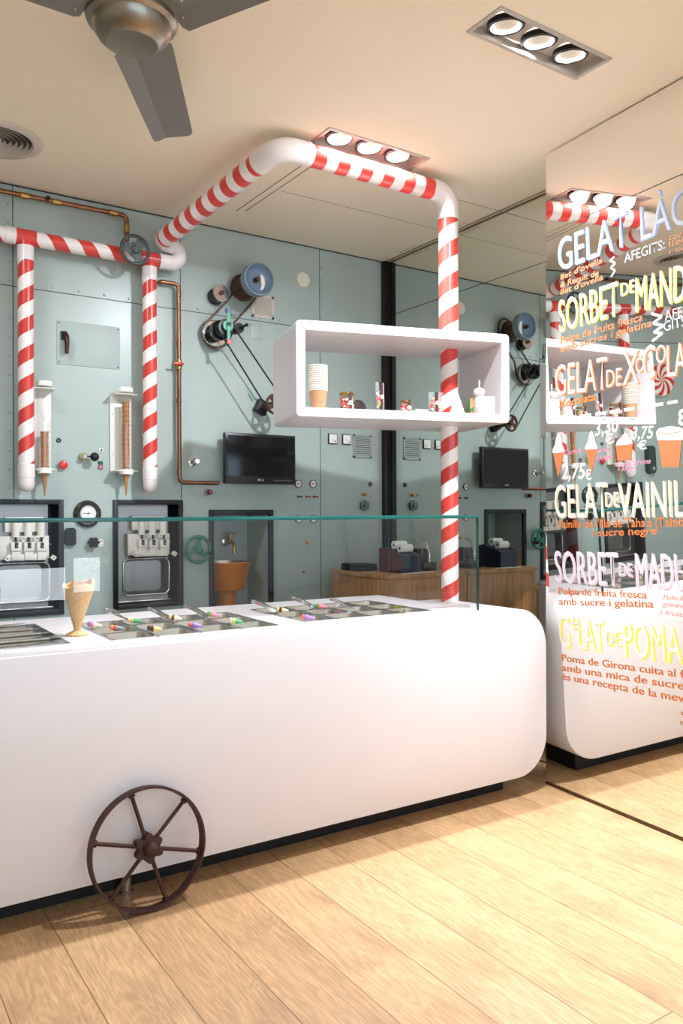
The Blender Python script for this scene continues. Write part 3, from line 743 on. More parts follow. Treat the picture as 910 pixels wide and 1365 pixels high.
for xx in (1.60, 1.668): 
    b = MB(); b.lathe([(RB+0.005, 0), (RB+0.005, 0.008)], 28, (xx, YP, uz0), X3); b.build('collar', pvc, pw, world=True)
zh = 2.766
x36, x200 = 0.893, 1.548
b = MB(); b.tube(seglen((-1.2, YP, zh-0.01), (x36-0.075, YP, zh)), RB, 28); b.build('wall_pipe', striped('candy_stripe_tape_wall', 0.156, -1.0), pw, world=True)
b = MB(); b.tube(seglen((x36+0.044, YP, zh), (x200-0.05, YP, zh)), RB, 28); b.build('wall_pipe', striped('candy_stripe_tape_wall', 0.156, -1.0, phase=0.55), pw, world=True)
for xx, m_, wd in ((x36, redtape, 0.05), (x200, redtape, 0.058)):
    b = MB(); b.tube(seglen((xx-wd, YP, zh), (xx+wd*0.95, YP, zh), 4), RB+0.003, 28)
    b.tube(seglen((xx, YP, zh), (xx, YP, zh-0.055), 3), RB+0.002, 28); b.build('tee', m_, pw, world=True)
b = MB(); b.tube(seglen((x36-0.10, YP, zh), (x36-0.05, YP, zh), 3), RB+0.0035, 28); b.build('collar', pvc, pw, world=True)
for xx in (x36, x200):
    b = MB(); b.tube(seglen((xx, YP, zh-0.045), (xx, YP, zh-0.12), 4), RB+0.0025, 28); b.build('collar', pvc, pw, world=True)
    b = MB(); b.tube(seglen((xx, YP, zh-0.12), (xx, YP, 1.60)), RB, 28); b.build('drop_pipe', stripe_b, pw, world=True)
    b = MB(); b.lathe([(RB, 0.10), (RB+0.003, 0.098), (RB+0.003, 0.03), (RB+0.001, 0.028), (RB+0.001, 0.0), (RB*0.93, -0.018), (RB*0.7, -0.033), (RB*0.35, -0.041), (0, -0.043)], 28, (xx, YP, 1.508)); b.build('end_cap', pvc, pw, world=True)
# pipe clips back to the wall
for xx in (x36, x200):
    for zz in (2.2, 1.8):
        b = MB(); b.box((xx-0.012, YP+RB-0.003, zz-0.01), (xx+0.012, YB, zz+0.01), 0.002); b.build('wall_clip', pvc, pw, world=True)

#====================================================================== DISPLAY BOX ON THE POLE
BO = V((1.808, 3.13, 1.788)); BR = R(-15.69); BW, BD, BH, BT = 1.080, 0.470, 0.436, 0.042
eB = V((cos(BR), sin(BR), 0)); nB = V((-sin(BR), cos(BR), 0))
shelf = thing('display_box', 'white open box shelf with rounded corners threaded on the striped pole', 'shelf', tuple(BO), BR)
b = MB(); outer = rrect(0, 0, BW, BH, 0.020, 5); inner = rrect(BT, BT, BW-BT, BH-BT, 0.003, 5)
rows = []
for poly, y in ((outer, 0.0015), (outer, BD), (inner, BD), (inner, 0.0)):
    rows.append([b.bm.verts.new((p[0], y, p[1])) for p in poly])
o2_ = [b.bm.verts.new((p[0], 0.0, p[1])) for p in rrect(0.0015, 0.0015, BW-0.0015, BH-0.0015, 0.019, 5)]
seq = [o2_, rows[0], rows[1], rows[2], rows[3], o2_]
for A, B in zip(seq, seq[1:]):
    for i in range(len(A)): j = (i+1) % len(A); b.bm.faces.new((A[i], A[j], B[j], B[i]))
b.build('shell', white, shelf, smooth=30)
grey_ink = mat('grey_ink', (120, 118, 120), 0.7)
b = MB()
for px in (472, 512, 551, 588):
    q = onplane(px, 548.5, BO, nB) - BO; x0 = q.dot(eB)-0.035
    for k in range(11):
        ww = random.uniform(0.003, 0.006)
        if random.random() < 0.82: b.box((x0+k*0.0065, -0.0006, 0.026), (x0+k*0.0065+ww, 0.0005, 0.030))
b.build('shelf_lettering', grey_ink, shelf, smooth=0)

def onshelf(px, dep_): return onplane(px, 540, BO+nB*dep_, nB)
def sp(px, dep_): q = onshelf(px, dep_); return V((q.x, q.y, BO.z+BT+0.0005))
# nested paper cups
p = sp(424, 0.09); proto = None
for k in range(12):
    lab = 'kraft paper cup with white rim nested in the stack on the display shelf'
    if k == 0: lab = 'bottom kraft cup of the stack, its brown side in view'
    if proto is None:
        proto = thing('paper_cup', lab, 'cup', tuple(p), 0, 'kraft paper cups stacked on the display shelf')
        b = MB(); b.lathe([(0.0, 0.004), (0.031, 0.004), (0.031, 0.0), (0.033, 0.0), (0.0428, 0.093), (0.0418, 0.093), (0.0322, 0.006)], 32, cap=False); b.build('cup_wall', kraft, proto)
        b = MB(); b.torus((0, 0, 0.0915), 0.0425, 0.0026, seg=32, ms=8, sq=1.5); b.lathe([(0.0414, 0.084), (0.0428, 0.0915)], 32, cap=False); b.build('rim', whitep, proto)
        b = MB()
        for j in range(7):
            a = -1.95 + j*0.085
            b.box((-0.0012, -0.0002, -0.0025), (0.0012, 0.0003, 0.0025), mx=Matrix.Translation((0.0372*cos(a), 0.0372*sin(a), 0.034)) @ Matrix.Rotation(a+pi/2, 4, 'Z'))
        for j in range(2):
            a = -1.75 + j*0.07
            b.box((-0.001, -0.0002, -0.0015), (0.001, 0.0003, 0.0015), mx=Matrix.Translation((0.0360*cos(a), 0.0360*sin(a), 0.024)) @ Matrix.Rotation(a+pi/2, 4, 'Z'))
        b.build('cup_lettering', grey_ink, proto, smooth=0)
    else: dup(proto, (p.x, p.y, p.z+k*0.0102), label=lab)
# sweet jars and bags
def candy_fill(b, shape, n, r):
    for k in range(n):
        q = shape(); b.ball(q, r*random.uniform(0.8, 1.15), 8, random.choice((0.7, 1.0, 1.25)), (random.random()-.5, random.random()-.5, random.random()+.1))
def jar(px, dep_, rad, hgt, label, n):
    p = sp(px, dep_); o = thing('sweet_jar', label, 'jar', tuple(p), BR)
    b = MB(); b.lathe([(0, 0.001), (rad*0.92, 0.001), (rad, 0.006), (rad, hgt*0.76), (rad*0.86, hgt*0.84), (rad*0.86, hgt*0.88)], 28, cap=False); b.build('glass_body', acrylic, o)
    b = MB(); b.lathe([(rad*0.93, hgt*0.86), (rad*0.95, hgt*0.87), (rad*0.95, hgt*0.99), (rad*0.9, hgt), (0, hgt)], 28, (0, 0, 0), cap=True); b.build('lid', brass, o)
    b = MB()
    def shp():
        a = random.random()*2*pi; q = (rad-0.008)*sqrt(random.random()); return V((q*cos(a), q*sin(a), 0.008+random.random()*(hgt*0.70-0.008)))
    candy_fill(b, shp, n, 0.0075); f = b.build('sweets', candies_m, o); f['kind'] = 'stuff'
    b = MB(); b.box((0.002, -rad-0.0014, 0.006), (0.013, -rad-0.0002, hgt*0.9)); b.box((0.002, -rad*0.95-0.0014, hgt*0.9), (0.013, rad*0.3, hgt+0.0012)); b.build('ribbon', ribbon, o)
    b = MB(); b.lathe([(0.0105, 0), (0.0105, 0.001)], 20, (0.007, -rad-0.0014, hgt*0.42), (0, -1, 0)); b.build('sticker', mat('pale_pink_sticker', (240, 214, 210), 0.6), o)
jar(462, 0.10, 0.037, 0.088, 'larger glass jar of mixed sweets with gold lid beside the cups', 150)
jar(540.5, 0.12, 0.030, 0.066, 'smaller glass jar of mixed sweets with gold lid', 110)
def bag(px, dep_, wd, hgt, label, n, rz):
    p = sp(px, dep_); o = thing('sweet_bag', label, 'bag', tuple(p), BR+rz)
    b = MB(); n_ = 9; rows = []
    for t in [i/8 for i in range(9)]:
        z = hgt*t; dd = 0.017*(1-t**2.2)+0.0008; ww = wd/2*(0.94+0.08*t)
        rows.append([b.bm.verts.new((ww*cos(a)**1 if True else 0, dd*sin(a), z)) for a in [2*pi*i/20 for i in range(20)]])
    for A, B in zip(rows, rows[1:]):
        for i in range(20): j = (i+1) % 20; b.bm.faces.new((A[i], A[j], B[j], B[i]))
    b.bm.faces.new(rows[0][::-1]); b.build('film', film, o)
    b = MB()
    def shp():
        t = random.random()*0.62; a = random.random()*2*pi; q = sqrt(random.random()); return V(((wd/2-0.009)*q*cos(a), 0.010*q*sin(a)*(1-t), 0.008+hgt*t))
    candy_fill(b, shp, n, 0.0065); f = b.build('sweets', candies_m, o); f['kind'] = 'stuff'
    b = MB(); b.box((-0.006, -0.0195, 0.004), (0.005, -0.0180, hgt*0.55)); b.box((-0.006, -0.0190, hgt*0.55), (0.005, -0.0015, hgt*0.99)); b.build('ribbon', ribbon, o)
    b = MB(); b.lathe([(0.010, 0), (0.010, 0.001)], 20, (0, -0.0195, hgt*0.5), (0, -1, 0)); b.build('sticker', MATS['pale_pink_sticker'], o)
bag(506, 0.10, 0.050, 0.145, 'tall clear bag of sweets with brown ribbon in front of the dark post', 120, 0.3)
bag(580.5, 0.09, 0.075, 0.108, 'wide clear bag of sweets beside the striped pole', 120, 0)
# stacked white boxes
for k, (px, zz, wd, hh, rz, lab) in enumerate(((559, 0.0, 0.075, 0.020, 0.25, 'lower of two white cartons behind the small jar'), (557, 0.0205, 0.070, 0.020, 0.12, 'upper of two white cartons behind the small jar'))):
    p = sp(px, 0.26); o = thing('white_carton', lab, 'box', (p.x, p.y, p.z+zz), BR+rz)
    b = MB(); b.box((-wd/2, -0.04, 0), (wd/2, 0.04, hh*0.55), 0.001); b.build('tray', paper, o)
    b = MB(); b.box((-wd/2-0.001, -0.041, hh*0.55), (wd/2+0.001, 0.041, hh), 0.001); b.build('lid', whitep, o)
# white soft-serve model
p = sp(609, 0.055); o = thing('soft_serve_model', 'white swirled soft-serve model standing by the pole on the shelf', 'model', tuple(p))
b = MB(); prof = []
for i in range(49):
    t = i/48; z = 0.105*t; r = 0.0355*(1-t)**0.8*(1+0.0) + 0.0042*abs(sin(t*pi*6))*(1-0.8*t); prof.append((max(r, 0.0006), z))
b.lathe([(0, 0)] + prof, 28, cap=False); b.build('swirl', whitep, o)
# printed picture box, white carton with ball topper
p = sp(630, 0.10); o = thing('picture_carton', 'carton printed with green and orange picture between swirl model and white box', 'box', tuple(p), BR)
b = MB(); b.box((-0.025, -0.02, 0), (0.025, 0.03, 0.084), 0.001); b.build('carton', picture, o)
b = MB(); b.box((-0.024, -0.0212, 0.002), (0.024, -0.0202, 0.018)); b.build('printed_band', orange, o)
b = MB(); b.prism([(-0.025, 0.03), (0.004, 0.055), (0.010, 0.084), (-0.025, 0.084)], (0, -0.0203, 0), X3, Z3, 0.0008); b.build('printed_panel', kraft, o)
p = sp(646.5, 0.04); o = thing('white_gift_box', 'square white box at the right end of the display shelf', 'box', tuple(p), BR)
b = MB(); b.box((-0.042, -0.02, 0), (0.042, 0.062, 0.088), 0.0015); b.build('carton', paper, o)
b = MB(); b.box((-0.004, -0.0205, 0.074), (0.004, -0.0199, 0.076)); b.build('box_lettering', grey_ink, o, smooth=0)
q = p; o = thing('ball_ornament', 'white ball with upright stick on top of the square white box', 'ornament', (q.x-0.020+0.0, q.y+0.02, q.z+0.0885))
b = MB(); b.ball((0, 0, 0.023), 0.029, 28, 0.8); b.build('ball', whitep, o)
b = MB(); b.cyl((0, 0, 0.043), (0, 0, 0.082), 0.0042, 14); b.build('stick', whitep, o)
p = sp(477, 0.30); o = thing('dark_tin', 'dark round tin standing on edge behind the larger sweet jar', 'tin', tuple(p), BR)
b = MB(); b.cyl((0, 0.01, 0.042), (0, 0.035, 0.042), 0.042, 32); b.build('can', mat('dark_tin_lacquer', (58, 42, 38), 0.4, 0.3, 0.1, 20), o)
b = MB(); b.lathe([(0.0425, 0), (0.0435, 0.002), (0.0435, 0.008), (0.041, 0.009)], 32, (0, 0.009, 0.0435), (0, -1, 0)); b.build('lid', MATS['dark_tin_lacquer'], o)

#====================================================================== SOFT-SERVE MACHINES IN THE WALL
def wr(px0, py0, px1, py1):                      # picture rectangle to wall x, z extents
    a = w(px0, py1); c = w(px1, py0); return a.x, a.z, c.x, c.z
def machine(label):
    o = thing('soft_serve_machine', label, 'ice cream machine', ((M2L+M2R)/2, YB, M2B), 0, 'soft-serve machines built into the steel wall')
    x0, x1, z0, z1 = M2L, M2R, M2B, M2T
    def rbox(nm, m, px0, py0, px1, py1, y0, y1, bev=0.002, par=o):
        a, c, d_, e = wr(px0, py0, px1, py1); b = MB(); b.box((a, YB+y0, c), (d_, YB+y1, e), bev); return b.build(nm, m, par, world=True)
    fw = 0.024; b = MB()
    for bx in (((x0-fw, z0-fw), (x0+0.003, z1+fw)), ((x1-0.003, z0-fw), (x1+fw, z1+fw)), ((x0, z1-0.003), (x1, z1+fw)), ((x0, z0-fw), (x1, z0+0.003))):
        b.box((bx[0][0], YB-0.012, bx[0][1]), (bx[1][0], YB+0.004, bx[1][1]), 0.002)
    b.build('frame', blackm, o, world=True)
    b = MB(); alcove(b.bm, x0, x1, z0, z1, 0.16); b.build('housing', black, o, world=True, smooth=0)
    PYd = 0.075                                   # depth of the steel front behind the wall face
    sx0, sx1 = x0+0.004, x1-0.038
    # steel front with a pressed drip bay
    a, c, d_, e = wr(166, 745, 228, 795); b = MB()
    sh = V((PYd*0.45, 0, 0)); a += 0.02; d_ += 0.012
    outr = rrect(a, c, d_, e, 0.03, 6)
    bay_in = rrect(a+0.020, c+0.014, d_-0.026, e-0.012, 0.026, 6)
    frame_o = []
    N_ = len(outr)
    def edge_pt(p):
        cx, cz = (a+d_)/2, (c+e)/2; dx, dz = p[0]-cx, p[1]-cz
        k = min(((sx1-cx) if dx > 0 else (cx-sx0))/max(abs(dx), 1e-6), ((z1-cz) if dz > 0 else (cz-z0-0.02))/max(abs(dz), 1e-6)); return (cx+dx*k, cz+dz*k)
    ro = [edge_pt(p) for p in outr]
    lay = [[b.bm.verts.new((p[0], YB+PYd, p[1])) for p in ro], [b.bm.verts.new((p[0], YB+PYd, p[1])) for p in outr], [b.bm.verts.new((p[0], YB+PYd+0.01, p[1])) for p in rrect(a+0.004, c+0.004, d_-0.004, e-0.004, 0.028, 6)], [b.bm.verts.new((p[0], YB+PYd+0.055, p[1])) for p in bay_in]]
    for A, B in zip(lay, lay[1:]):
        for i in range(N_): j = (i+1) % N_; b.bm.faces.new((A[i], A[j], B[j], B[i]))
    b.bm.faces.new(lay[-1])
    for cx_, cz_ in ((sx0, z1), (sx1, z1), (sx0, z0+0.02), (sx1, z0+0.02)): pass
    b.box((sx0, YB+PYd+0.0005, e+0.03), (sx1, YB+PYd+0.006, z1)); b.box((sx0, YB+PYd+0.0005, z0), (sx1, YB+PYd+0.006, c-0.006))
    b.build('steel_front', MATS.get('machine_steel') or mat('machine_steel', (150, 148, 146), 0.38, 1.0, 0.06, 30, 0, stretch=(1, 1, 14)), o, world=True, smooth=30)
    b = MB(); b.torus((0, 0, 0), 1, 0.1) if False else None
    ring = rrect(a-0.004, c-0.004, d_+0.004, e+0.004, 0.034, 6); pts = [V((p[0], YB+PYd-0.002, p[1])) for p in ring]
    b.tube(pts, 0.006, 10, closed=True); b.build('bay_rim', steel2, o, world=True)
    b = MB(); b.box((sx0, YB+PYd-0.05, z0+0.006), (sx1+0.015, YB+PYd, z0+0.018), 0.003); b.build('drip_ledge', steel2, o, world=True)
    # plastic dispensing head
    hs = 0.012
    def sx_(px): return w(px, 700).x + hs
    def bx(nm, m, px0, py0, px1, py1, y0, y1, bev=0.003):
        b = MB(); b.box((sx_(px0), YB+y0, wz(px0, py1)), (sx_(px1), YB+y1, wz(px1, py0)), bev); return b.build(nm, m, o, world=True)
    bx('upper_block', ivory, 176, 688, 220, 707, 0.035, 0.075)
    hd = bx('head_block', ivory, 170, 711, 226, 741, 0.030, 0.075)
    bx('head_block', ivory, 178, 733, 222, 742.5, 0.012, 0.035)
    for k, cx in enumerate((187.5, 202, 216.5)):
        x = sx_(cx)
        b = MB(); b.cyl((x, YB+0.022, wz(cx, 713)), (x, YB+0.022, wz(cx, 693)), 0.0195, 20); b.cyl((x, YB+0.022, wz(cx, 693)), (x, YB+0.022, wz(cx, 690.5)), 0.013, 16); b.build('piston', ivory, o, world=True)
        b = MB(); b.box((x-0.026, YB-0.004, wz(cx, 730)), (x+0.026, YB+0.032, wz(cx, 719)), 0.003); b.box((x-0.022, YB+0.004, wz(cx, 741)), (x+0.022, YB+0.034, wz(cx, 730)), 0.003); b.build('nozzle_block', ivory, o, world=True)
        b = MB(); b.box((x-0.009, YB-0.0052, wz(cx, 726.5)), (x+0.009, YB+0.01, wz(cx, 719.5)), 0.001); b.cyl((x, YB+0.012, wz(cx, 720)), (x, YB+0.012, wz(cx, 712.5)), 0.006, 12); b.build('draw_lever', black, o, world=True)
        b = MB(); b.ball((x+0.003, YB-0.006, wz(cx, 724)), 0.005, 12); b.build('lever_pin', steel2, o, world=True)
    for cx, cy, rr in ((195.3, 714.3, 0.35), (210, 714, 0.3), (176.5, 739, 0.2), (229, 738, 0.1)):
        x = sx_(cx); z = wz(cx, cy); b = MB(); b.prism(ngon(0, 0, 0.0155, 4, rr), (x, YB+0.012, z), X3, Z3, 0.028); nut = b.build('square_nut', whitep, o, world=True)
        b = MB(); b.cyl((x, YB-0.018, z), (x, YB-0.010, z), 0.004, 10); b.build('bolt_end', black, nut, world=True)
    b = MB(); b.box((sx_(174), YB+0.03, wz(174, 744.5)), (sx_(222), YB+0.07, wz(222, 741)), 0.002); b.build('gasket', black, o, world=True)
    b = MB(); x = w(231, 722).x; b.lathe([(0.006, 0), (0.006, 0.008), (0.003, 0.010), (0.003, 0.02)], 12, (x, YB+0.075, wz(231, 722)), FRONT); b.box((x-0.011, YB+0.062, wz(231, 722)-0.003), (x+0.011, YB+0.068, wz(231, 722)+0.003), 0.001); b.build('wing_bolt', brass, o, world=True)
    return o
mc = machine('soft-serve machine set in the wall between gauge and green handwheel')
dup(mc, (mc.location.x+DX, YB, M2B), label='soft-serve machine set in the wall left of the round gauge, cut by picture edge')

#====================================================================== SINK ALCOVE
fr = thing('alcove_frame', 'black steel frame round the sink alcove in the teal wall', 'frame', ((SKL+SKR)/2, YB, SKB))
b = MB(); fw = 0.027
b.box((SKL-fw, YB-0.014, SKB), (SKL+0.002, YB+0.01, SKT+fw), 0.002); b.build('upright', blackm, fr, world=True)
b = MB(); b.box((SKR-0.002, YB-0.014, SKB), (SKR+fw, YB+0.01, SKT+fw), 0.002); b.build('upright', blackm, fr, world=True)
b = MB(); b.box((SKL, YB-0.014, SKT-0.002), (SKR, YB+0.01, SKT+fw), 0.002); b.build('lintel', blackm, fr, world=True)
sk = thing('bucket_sink', 'orange enamel bucket sink on a round pedestal in the wall alcove', 'sink', (2.118, YB+0.135, SKB))
zr = onplane(312, 750, (0, YB+0.0, 0), (0, 1, 0)).z; zb_ = onplane(312, 786, (0, YB+0.1, 0), (0, 1, 0)).z
b = MB(); rt, rb2 = 0.148, 0.108
b.lathe([(rt-0.012, zr-SKB-0.05), (rt-0.004, zr-SKB-0.002), (rt+0.003, zr-SKB), (rt+0.005, zr-SKB-0.006), (rt, zr-SKB-0.014), (rb2+0.006, zb_-SKB+0.012), (rb2, zb_-SKB), (0, zb_-SKB)], 48, cap=False); b.build('bucket', orange, sk)
b = MB(); b.lathe([(rt-0.006, zr-SKB-0.001), (rt-0.010, zr-SKB-0.02), (rb2-0.01, zb_-SKB+0.02), (0.02, zb_-SKB+0.015), (0.0, zb_-SKB+0.014)], 48, cap=False); b.build('steel_liner', steel, sk)
b = MB(); b.cyl((0, 0, 0), (0, 0, zb_-SKB), 0.060, 32); b.torus((0, 0, zb_-SKB-0.006), 0.062, 0.005, seg=32, ms=8); b.build('pedestal', orange, sk)
ft = w(301, 722, -0.30); fp = thing('brass_tap', 'brass lever tap on a round flange above the orange bucket sink', 'tap', (ft.x, YB+0.30, ft.z))
b = MB(); b.lathe([(0.030, 0), (0.030, 0.004), (0.024, 0.008)], 28, (0, 0, 0), FRONT); b.build('flange', steel2, fp)
b = MB(); b.lathe([(0.013, 0), (0.013, 0.03), (0.016, 0.032), (0.016, 0.04), (0.012, 0.042), (0.012, 0.085)], 20, (0, 0, 0), FRONT)
b.tube([(0, -0.08, 0.0), (0, -0.105, -0.004), (0, -0.118, -0.02), (0, -0.12, -0.045)], [0.012, 0.012, 0.011, 0.009], 16); b.lathe([(0.013, 0), (0.013, 0.02)], 16, (0, -0.12, -0.068)); b.build('spout', brass, fp)
b = MB(); b.cyl((0, -0.065, 0), (0, -0.065, 0.05), 0.009, 16); b.lathe([(0.013, 0), (0.011, 0.012)], 16, (0, -0.065, 0.02)); b.build('stem', brass, fp)
b = MB(); b.cyl((-0.03, -0.065, 0.055), (0.03, -0.065, 0.055), 0.006, 14); b.ball((-0.03, -0.065, 0.055), 0.008, 12); b.ball((0.03, -0.065, 0.055), 0.008, 12); b.build('cross_handle', steel2, fp)

#====================================================================== COPPER PIPES
cp = thing('copper_pipe', 'copper pipe running along the ceiling corner down to the grey handwheel', 'pipe', (1.0, YB-0.05, 2.99))
def wv(px, py, off=0.05): return w(px, py, off)
A_, B_, C_ = V((-1.6, YB-0.05, 2.985)), V((1.437, YB-0.05, 3.003)), V((1.437, YB-0.05, 2.86))
b = MB(); b.tube([A_] + bend(A_, B_, C_, 0.03) + [C_], 0.0125, 16); b.build('tube', copper, cp, world=True)
for q, d in ((V((1.06, YB-0.05, 3.0)), X3), (V((1.36, YB-0.05, 3.0025)), X3), (V((1.437, YB-0.05, 2.93)), Z3), (V((0.90, YB-0.05, 2.999)), X3)):
    b = MB(); b.lathe([(0.0135, -0.022), (0.0165, -0.020), (0.0165, 0.020), (0.0135, 0.022)], 16, q, d); b.build('fitting', brass, cp, world=True)
q = V((1.01, YB-0.062, 3.0)); b = MB(); b.lathe([(0.010, 0), (0.012, 0.01), (0.012, 0.02), (0.0, 0.021)], 14, q, FRONT); b.build('plug', black, cp, world=True)
c2 = thing('copper_pipe', 'copper pipe with red valve lever dropping down the wall beside the striped pipe', 'pipe', (1.734, YB-0.05, 1.52))
pts = [w(214, 376, 0.045), w(238, 379, 0.045), w(239, 643, 0.045), w(291, 645, 0.045)]
pts[1].x = pts[2].x = (pts[1].x+pts[2].x)/2; pts[0].z = pts[1].z; pts[3].z = pts[2].z
b = MB(); b.tube([pts[0]+V((0, 0.03, 0)), pts[0]] + bend(pts[0], pts[1], pts[2], 0.028) + bend(pts[1], pts[2], pts[3], 0.028) + [pts[3], pts[3]+V((0.008, 0.02, 0))], 0.0115, 16); b.build('tube', copper, c2, world=True)
for q in (pts[1]+V((0, 0, -0.06)), pts[2]+V((0, 0, 0.06)), V((pts[1].x, pts[1].y, 2.33)), V((pts[1].x, pts[1].y, 2.0))):
    b = MB(); b.lathe([(0.0125, -0.014), (0.0145, -0.012), (0.0145, 0.012), (0.0125, 0.014)], 16, q, Z3); b.build('fitting', copper, c2, world=True)
q = V((pts[1].x, pts[1].y, wz(238, 488)))
b = MB(); b.lathe([(0.014, -0.03), (0.017, -0.028), (0.017, -0.012), (0.021, -0.008), (0.021, 0.008), (0.017, 0.012), (0.017, 0.028), (0.014, 0.03)], 16, q, Z3); b.cyl(q, q+V((0, -0.03, 0)), 0.007, 12); vb = b.build('valve_body', brass, c2, world=True)
b = MB(); b.box(q+V((-0.045, -0.036, -0.007)), q+V((0.018, -0.029, 0.007)), 0.003); b.build('valve_lever', redp, c2, world=True)

#====================================================================== GREY HANDWHEEL ON THE STRIPED TEE
def handwheel(name, label, c, rad, m, handle=None, webs=3, tube=0.010, a0=0.3, hubr=0.025, stem=0.08, webw=0.018, tilt=None):
    o = thing(name, label, 'handwheel', tuple(c)); ax = FRONT
    b = MB(); b.torus((0, 0, 0), rad-tube, tube, ax, 48, 12); b.build('rim', m, o)
    for k in range(webs):
        a = a0+2*pi*k/webs; d = V((cos(a), 0, sin(a))); s = V((-sin(a), 0, cos(a))); b = MB()
        n = 6; L = []; Rr = []
        for i in range(n+1):
            t = i/n; r = hubr*0.6 + (rad-tube-hubr*0.6)*t; hw = webw*(0.75+2.4*(t-0.45)**2)
            r = min(r, sqrt((rad-tube*0.6)**2-hw**2)); L.append((r, hw)); Rr.append((r, -hw))
        b.prism(L + Rr[::-1], (0, 0.003, 0), d, s, 0.006 if d.cross(s).y < 0 else -0.006); b.build('web', m, o)
    b = MB(); b.lathe([(hubr, -0.010), (hubr, 0.008), (hubr*0.8, 0.012), (hubr*0.5, 0.012), (hubr*0.45, 0.016), (0, 0.017)], 28, (0, 0, 0), ax); b.cyl((0, 0.008, 0), (0, stem, 0), hubr*0.5, 16); b.build('hub', m, o)
    if handle:
        q = V((rad*0.85*cos(handle), 0, rad*0.85*sin(handle))); b = MB(); b.lathe([(0.006, 0), (0.011, 0.008), (0.012, 0.05), (0.008, 0.062), (0, 0.064)], 16, q, FRONT); b.build('crank_handle', black, o)
    return o
gh = mat('grey_green_cast_iron', (70, 76, 74), 0.45, 0.3, 0.12, 30)
q = w(180, 333, 0.20); handwheel('pipe_handwheel', 'grey cast-iron handwheel in front of the striped tee near the ceiling', q, 0.084, gh, None, 3, 0.009, 0.9, 0.022, 0.075, 0.030)
q = w(264, 732.5, 0.055); handwheel('green_handwheel', 'green handwheel with black crank handle left of the sink alcove', q, 0.084, green_hw, -0.35, 3, 0.010, 1.45, 0.026, 0.055, 0.018)

#====================================================================== ACCESS PANEL
a0_ = w(75.5, 485); a1_ = w(159.5, 430)
o = thing('access_panel', 'flat teal access panel with dark red-brown handle on the wall', 'panel', ((a0_.x+a1_.x)/2, YB, (a0_.z+a1_.z)/2))
za, zb2 = wz(75.5, 485), wz(75.5, 426.5)
b = MB(); b.box((a0_.x, YB-0.004, za), (a1_.x, YB+0.001, zb2), 0.0015)
b.build('door', teal_door, o, world=True, smooth=30)
for x in (a0_.x+0.012, a1_.x-0.012):
    for z in (za+0.012, zb2-0.012):
        b = MB(); b.lathe([(0.004, 0), (0.003, 0.002), (0, 0.0025)], 10, (x, YB-0.004, z), FRONT); b.build('screw', blackm, o, world=True)
hx, hz0, hz1 = w(86, 457).x, wz(86, 473), wz(84, 442)
b = MB(); b.box((hx-0.022, YB-0.018, hz1-0.045), (hx+0.004, YB-0.003, hz1), 0.003); b.build('latch', black, o, world=True)
b = MB(); b.tube([(hx-0.002, YB-0.022, hz1-0.008), (hx+0.002, YB-0.036, hz1-0.03), (hx+0.003, YB-0.04, (hz0+hz1)/2), (hx+0.003, YB-0.034, hz0)], [0.010, 0.0125, 0.013, 0.010], 14); b.build('handle', handle_br, o, world=True)

#====================================================================== CONE DISPENSERS
def dispenser(px, pyt, pyb, label):
    q = w(px, pyb, 0.075); zt_, zb3 = wz(px, pyt)+0.0, wz(px, pyb); hh = zt_-zb3; rr = 0.036
    o = thing('cone_dispenser', label, 'dispenser', (q.x, YB, q.z)); cy = -0.075; b = MB()
    L = hh
    b.box((-0.068, -0.012, 0.0), (0.050, 0.0, L-0.012), 0.002); b.build('backplate', whitep, o)
    for x in (-0.055, 0.035):
        for z in (0.10, L-0.12):
            b = MB(); b.lathe([(0.0035, 0), (0.002, 0.002), (0, 0.0022)], 8, (x, -0.012, z), FRONT); b.build('screw', steel, o)
    for z in (0.006, L-0.016):
        b = MB(); b.box((-0.068, cy-0.03, z-0.002), (0.058, 0.0, z+0.002), 0.0015); b.build('bracket', whitep, o)
    b = MB(); b.lathe([(rr-0.002, 0.0), (rr, 0.0), (rr, L), (rr-0.002, L)], 32, (0, cy, 0), cap=False); b.build('clear_tube', acrylic, o)
    b = MB(); b.lathe([(rr+0.001, L-0.004), (rr+0.003, L-0.002), (rr+0.003, L+0.018), (rr, L+0.022), (0, L+0.022)], 32, (0, cy, 0), cap=True); b.build('cap', whitep, o)
    b = MB(); b.lathe([(rr*0.62, -0.012), (rr+0.002, -0.012), (rr+0.003, 0.004), (rr+0.003, 0.014), (rr+0.0005, 0.016)], 32, (0, cy, 0), cap=False); b.lathe([(rr+0.002, -0.012), (0.020, -0.0125)], 32, (0, cy, 0), cap=False); b.build('collar', whitep, o)
    return V((q.x, YB+cy, q.z))
proto_cone = [None]
def cones(base, n, step, label, group):
    for k in range(n):
        if proto_cone[0] is None:
            b = MB(); b.lathe([(0.0, -0.128), (0.003, -0.128), (0.0150, -0.012), (0.0165, 0.0), (0.0182, 0.003), (0.0190, 0.021), (0.0222, 0.0235), (0.0222, 0.026), (0.0195, 0.026), (0.015, 0.0), (0.013, -0.012)], 24, cap=False)
            c = b.build('wafer_cone', cone_m); proto_cone[0] = c; tag(c, label, 'ice cream cone', group)
        else: c = proto_cone[0].copy(); COL.objects.link(c); c['label'] = label; c['group'] = group
        c.location = base + V((0, 0, 0.0 + step*k)); c.rotation_euler = (0, 0, k*0.9)
        if k == 0: c['label'] = label.replace('wafer cone nested', 'lowest wafer cone, its tip hanging below the tube, nested')
dl = dispenser(59.5, 516, 628, 'clear cone dispenser tube one third full, beside the left striped drop pipe')
dr = dispenser(168, 524, 629.5, 'clear cone dispenser tube nearly full, beside the right striped drop pipe')
cones(dl, 8, 0.0255, 'wafer cone nested in the left dispenser tube', 'wafer cones in the left dispenser')
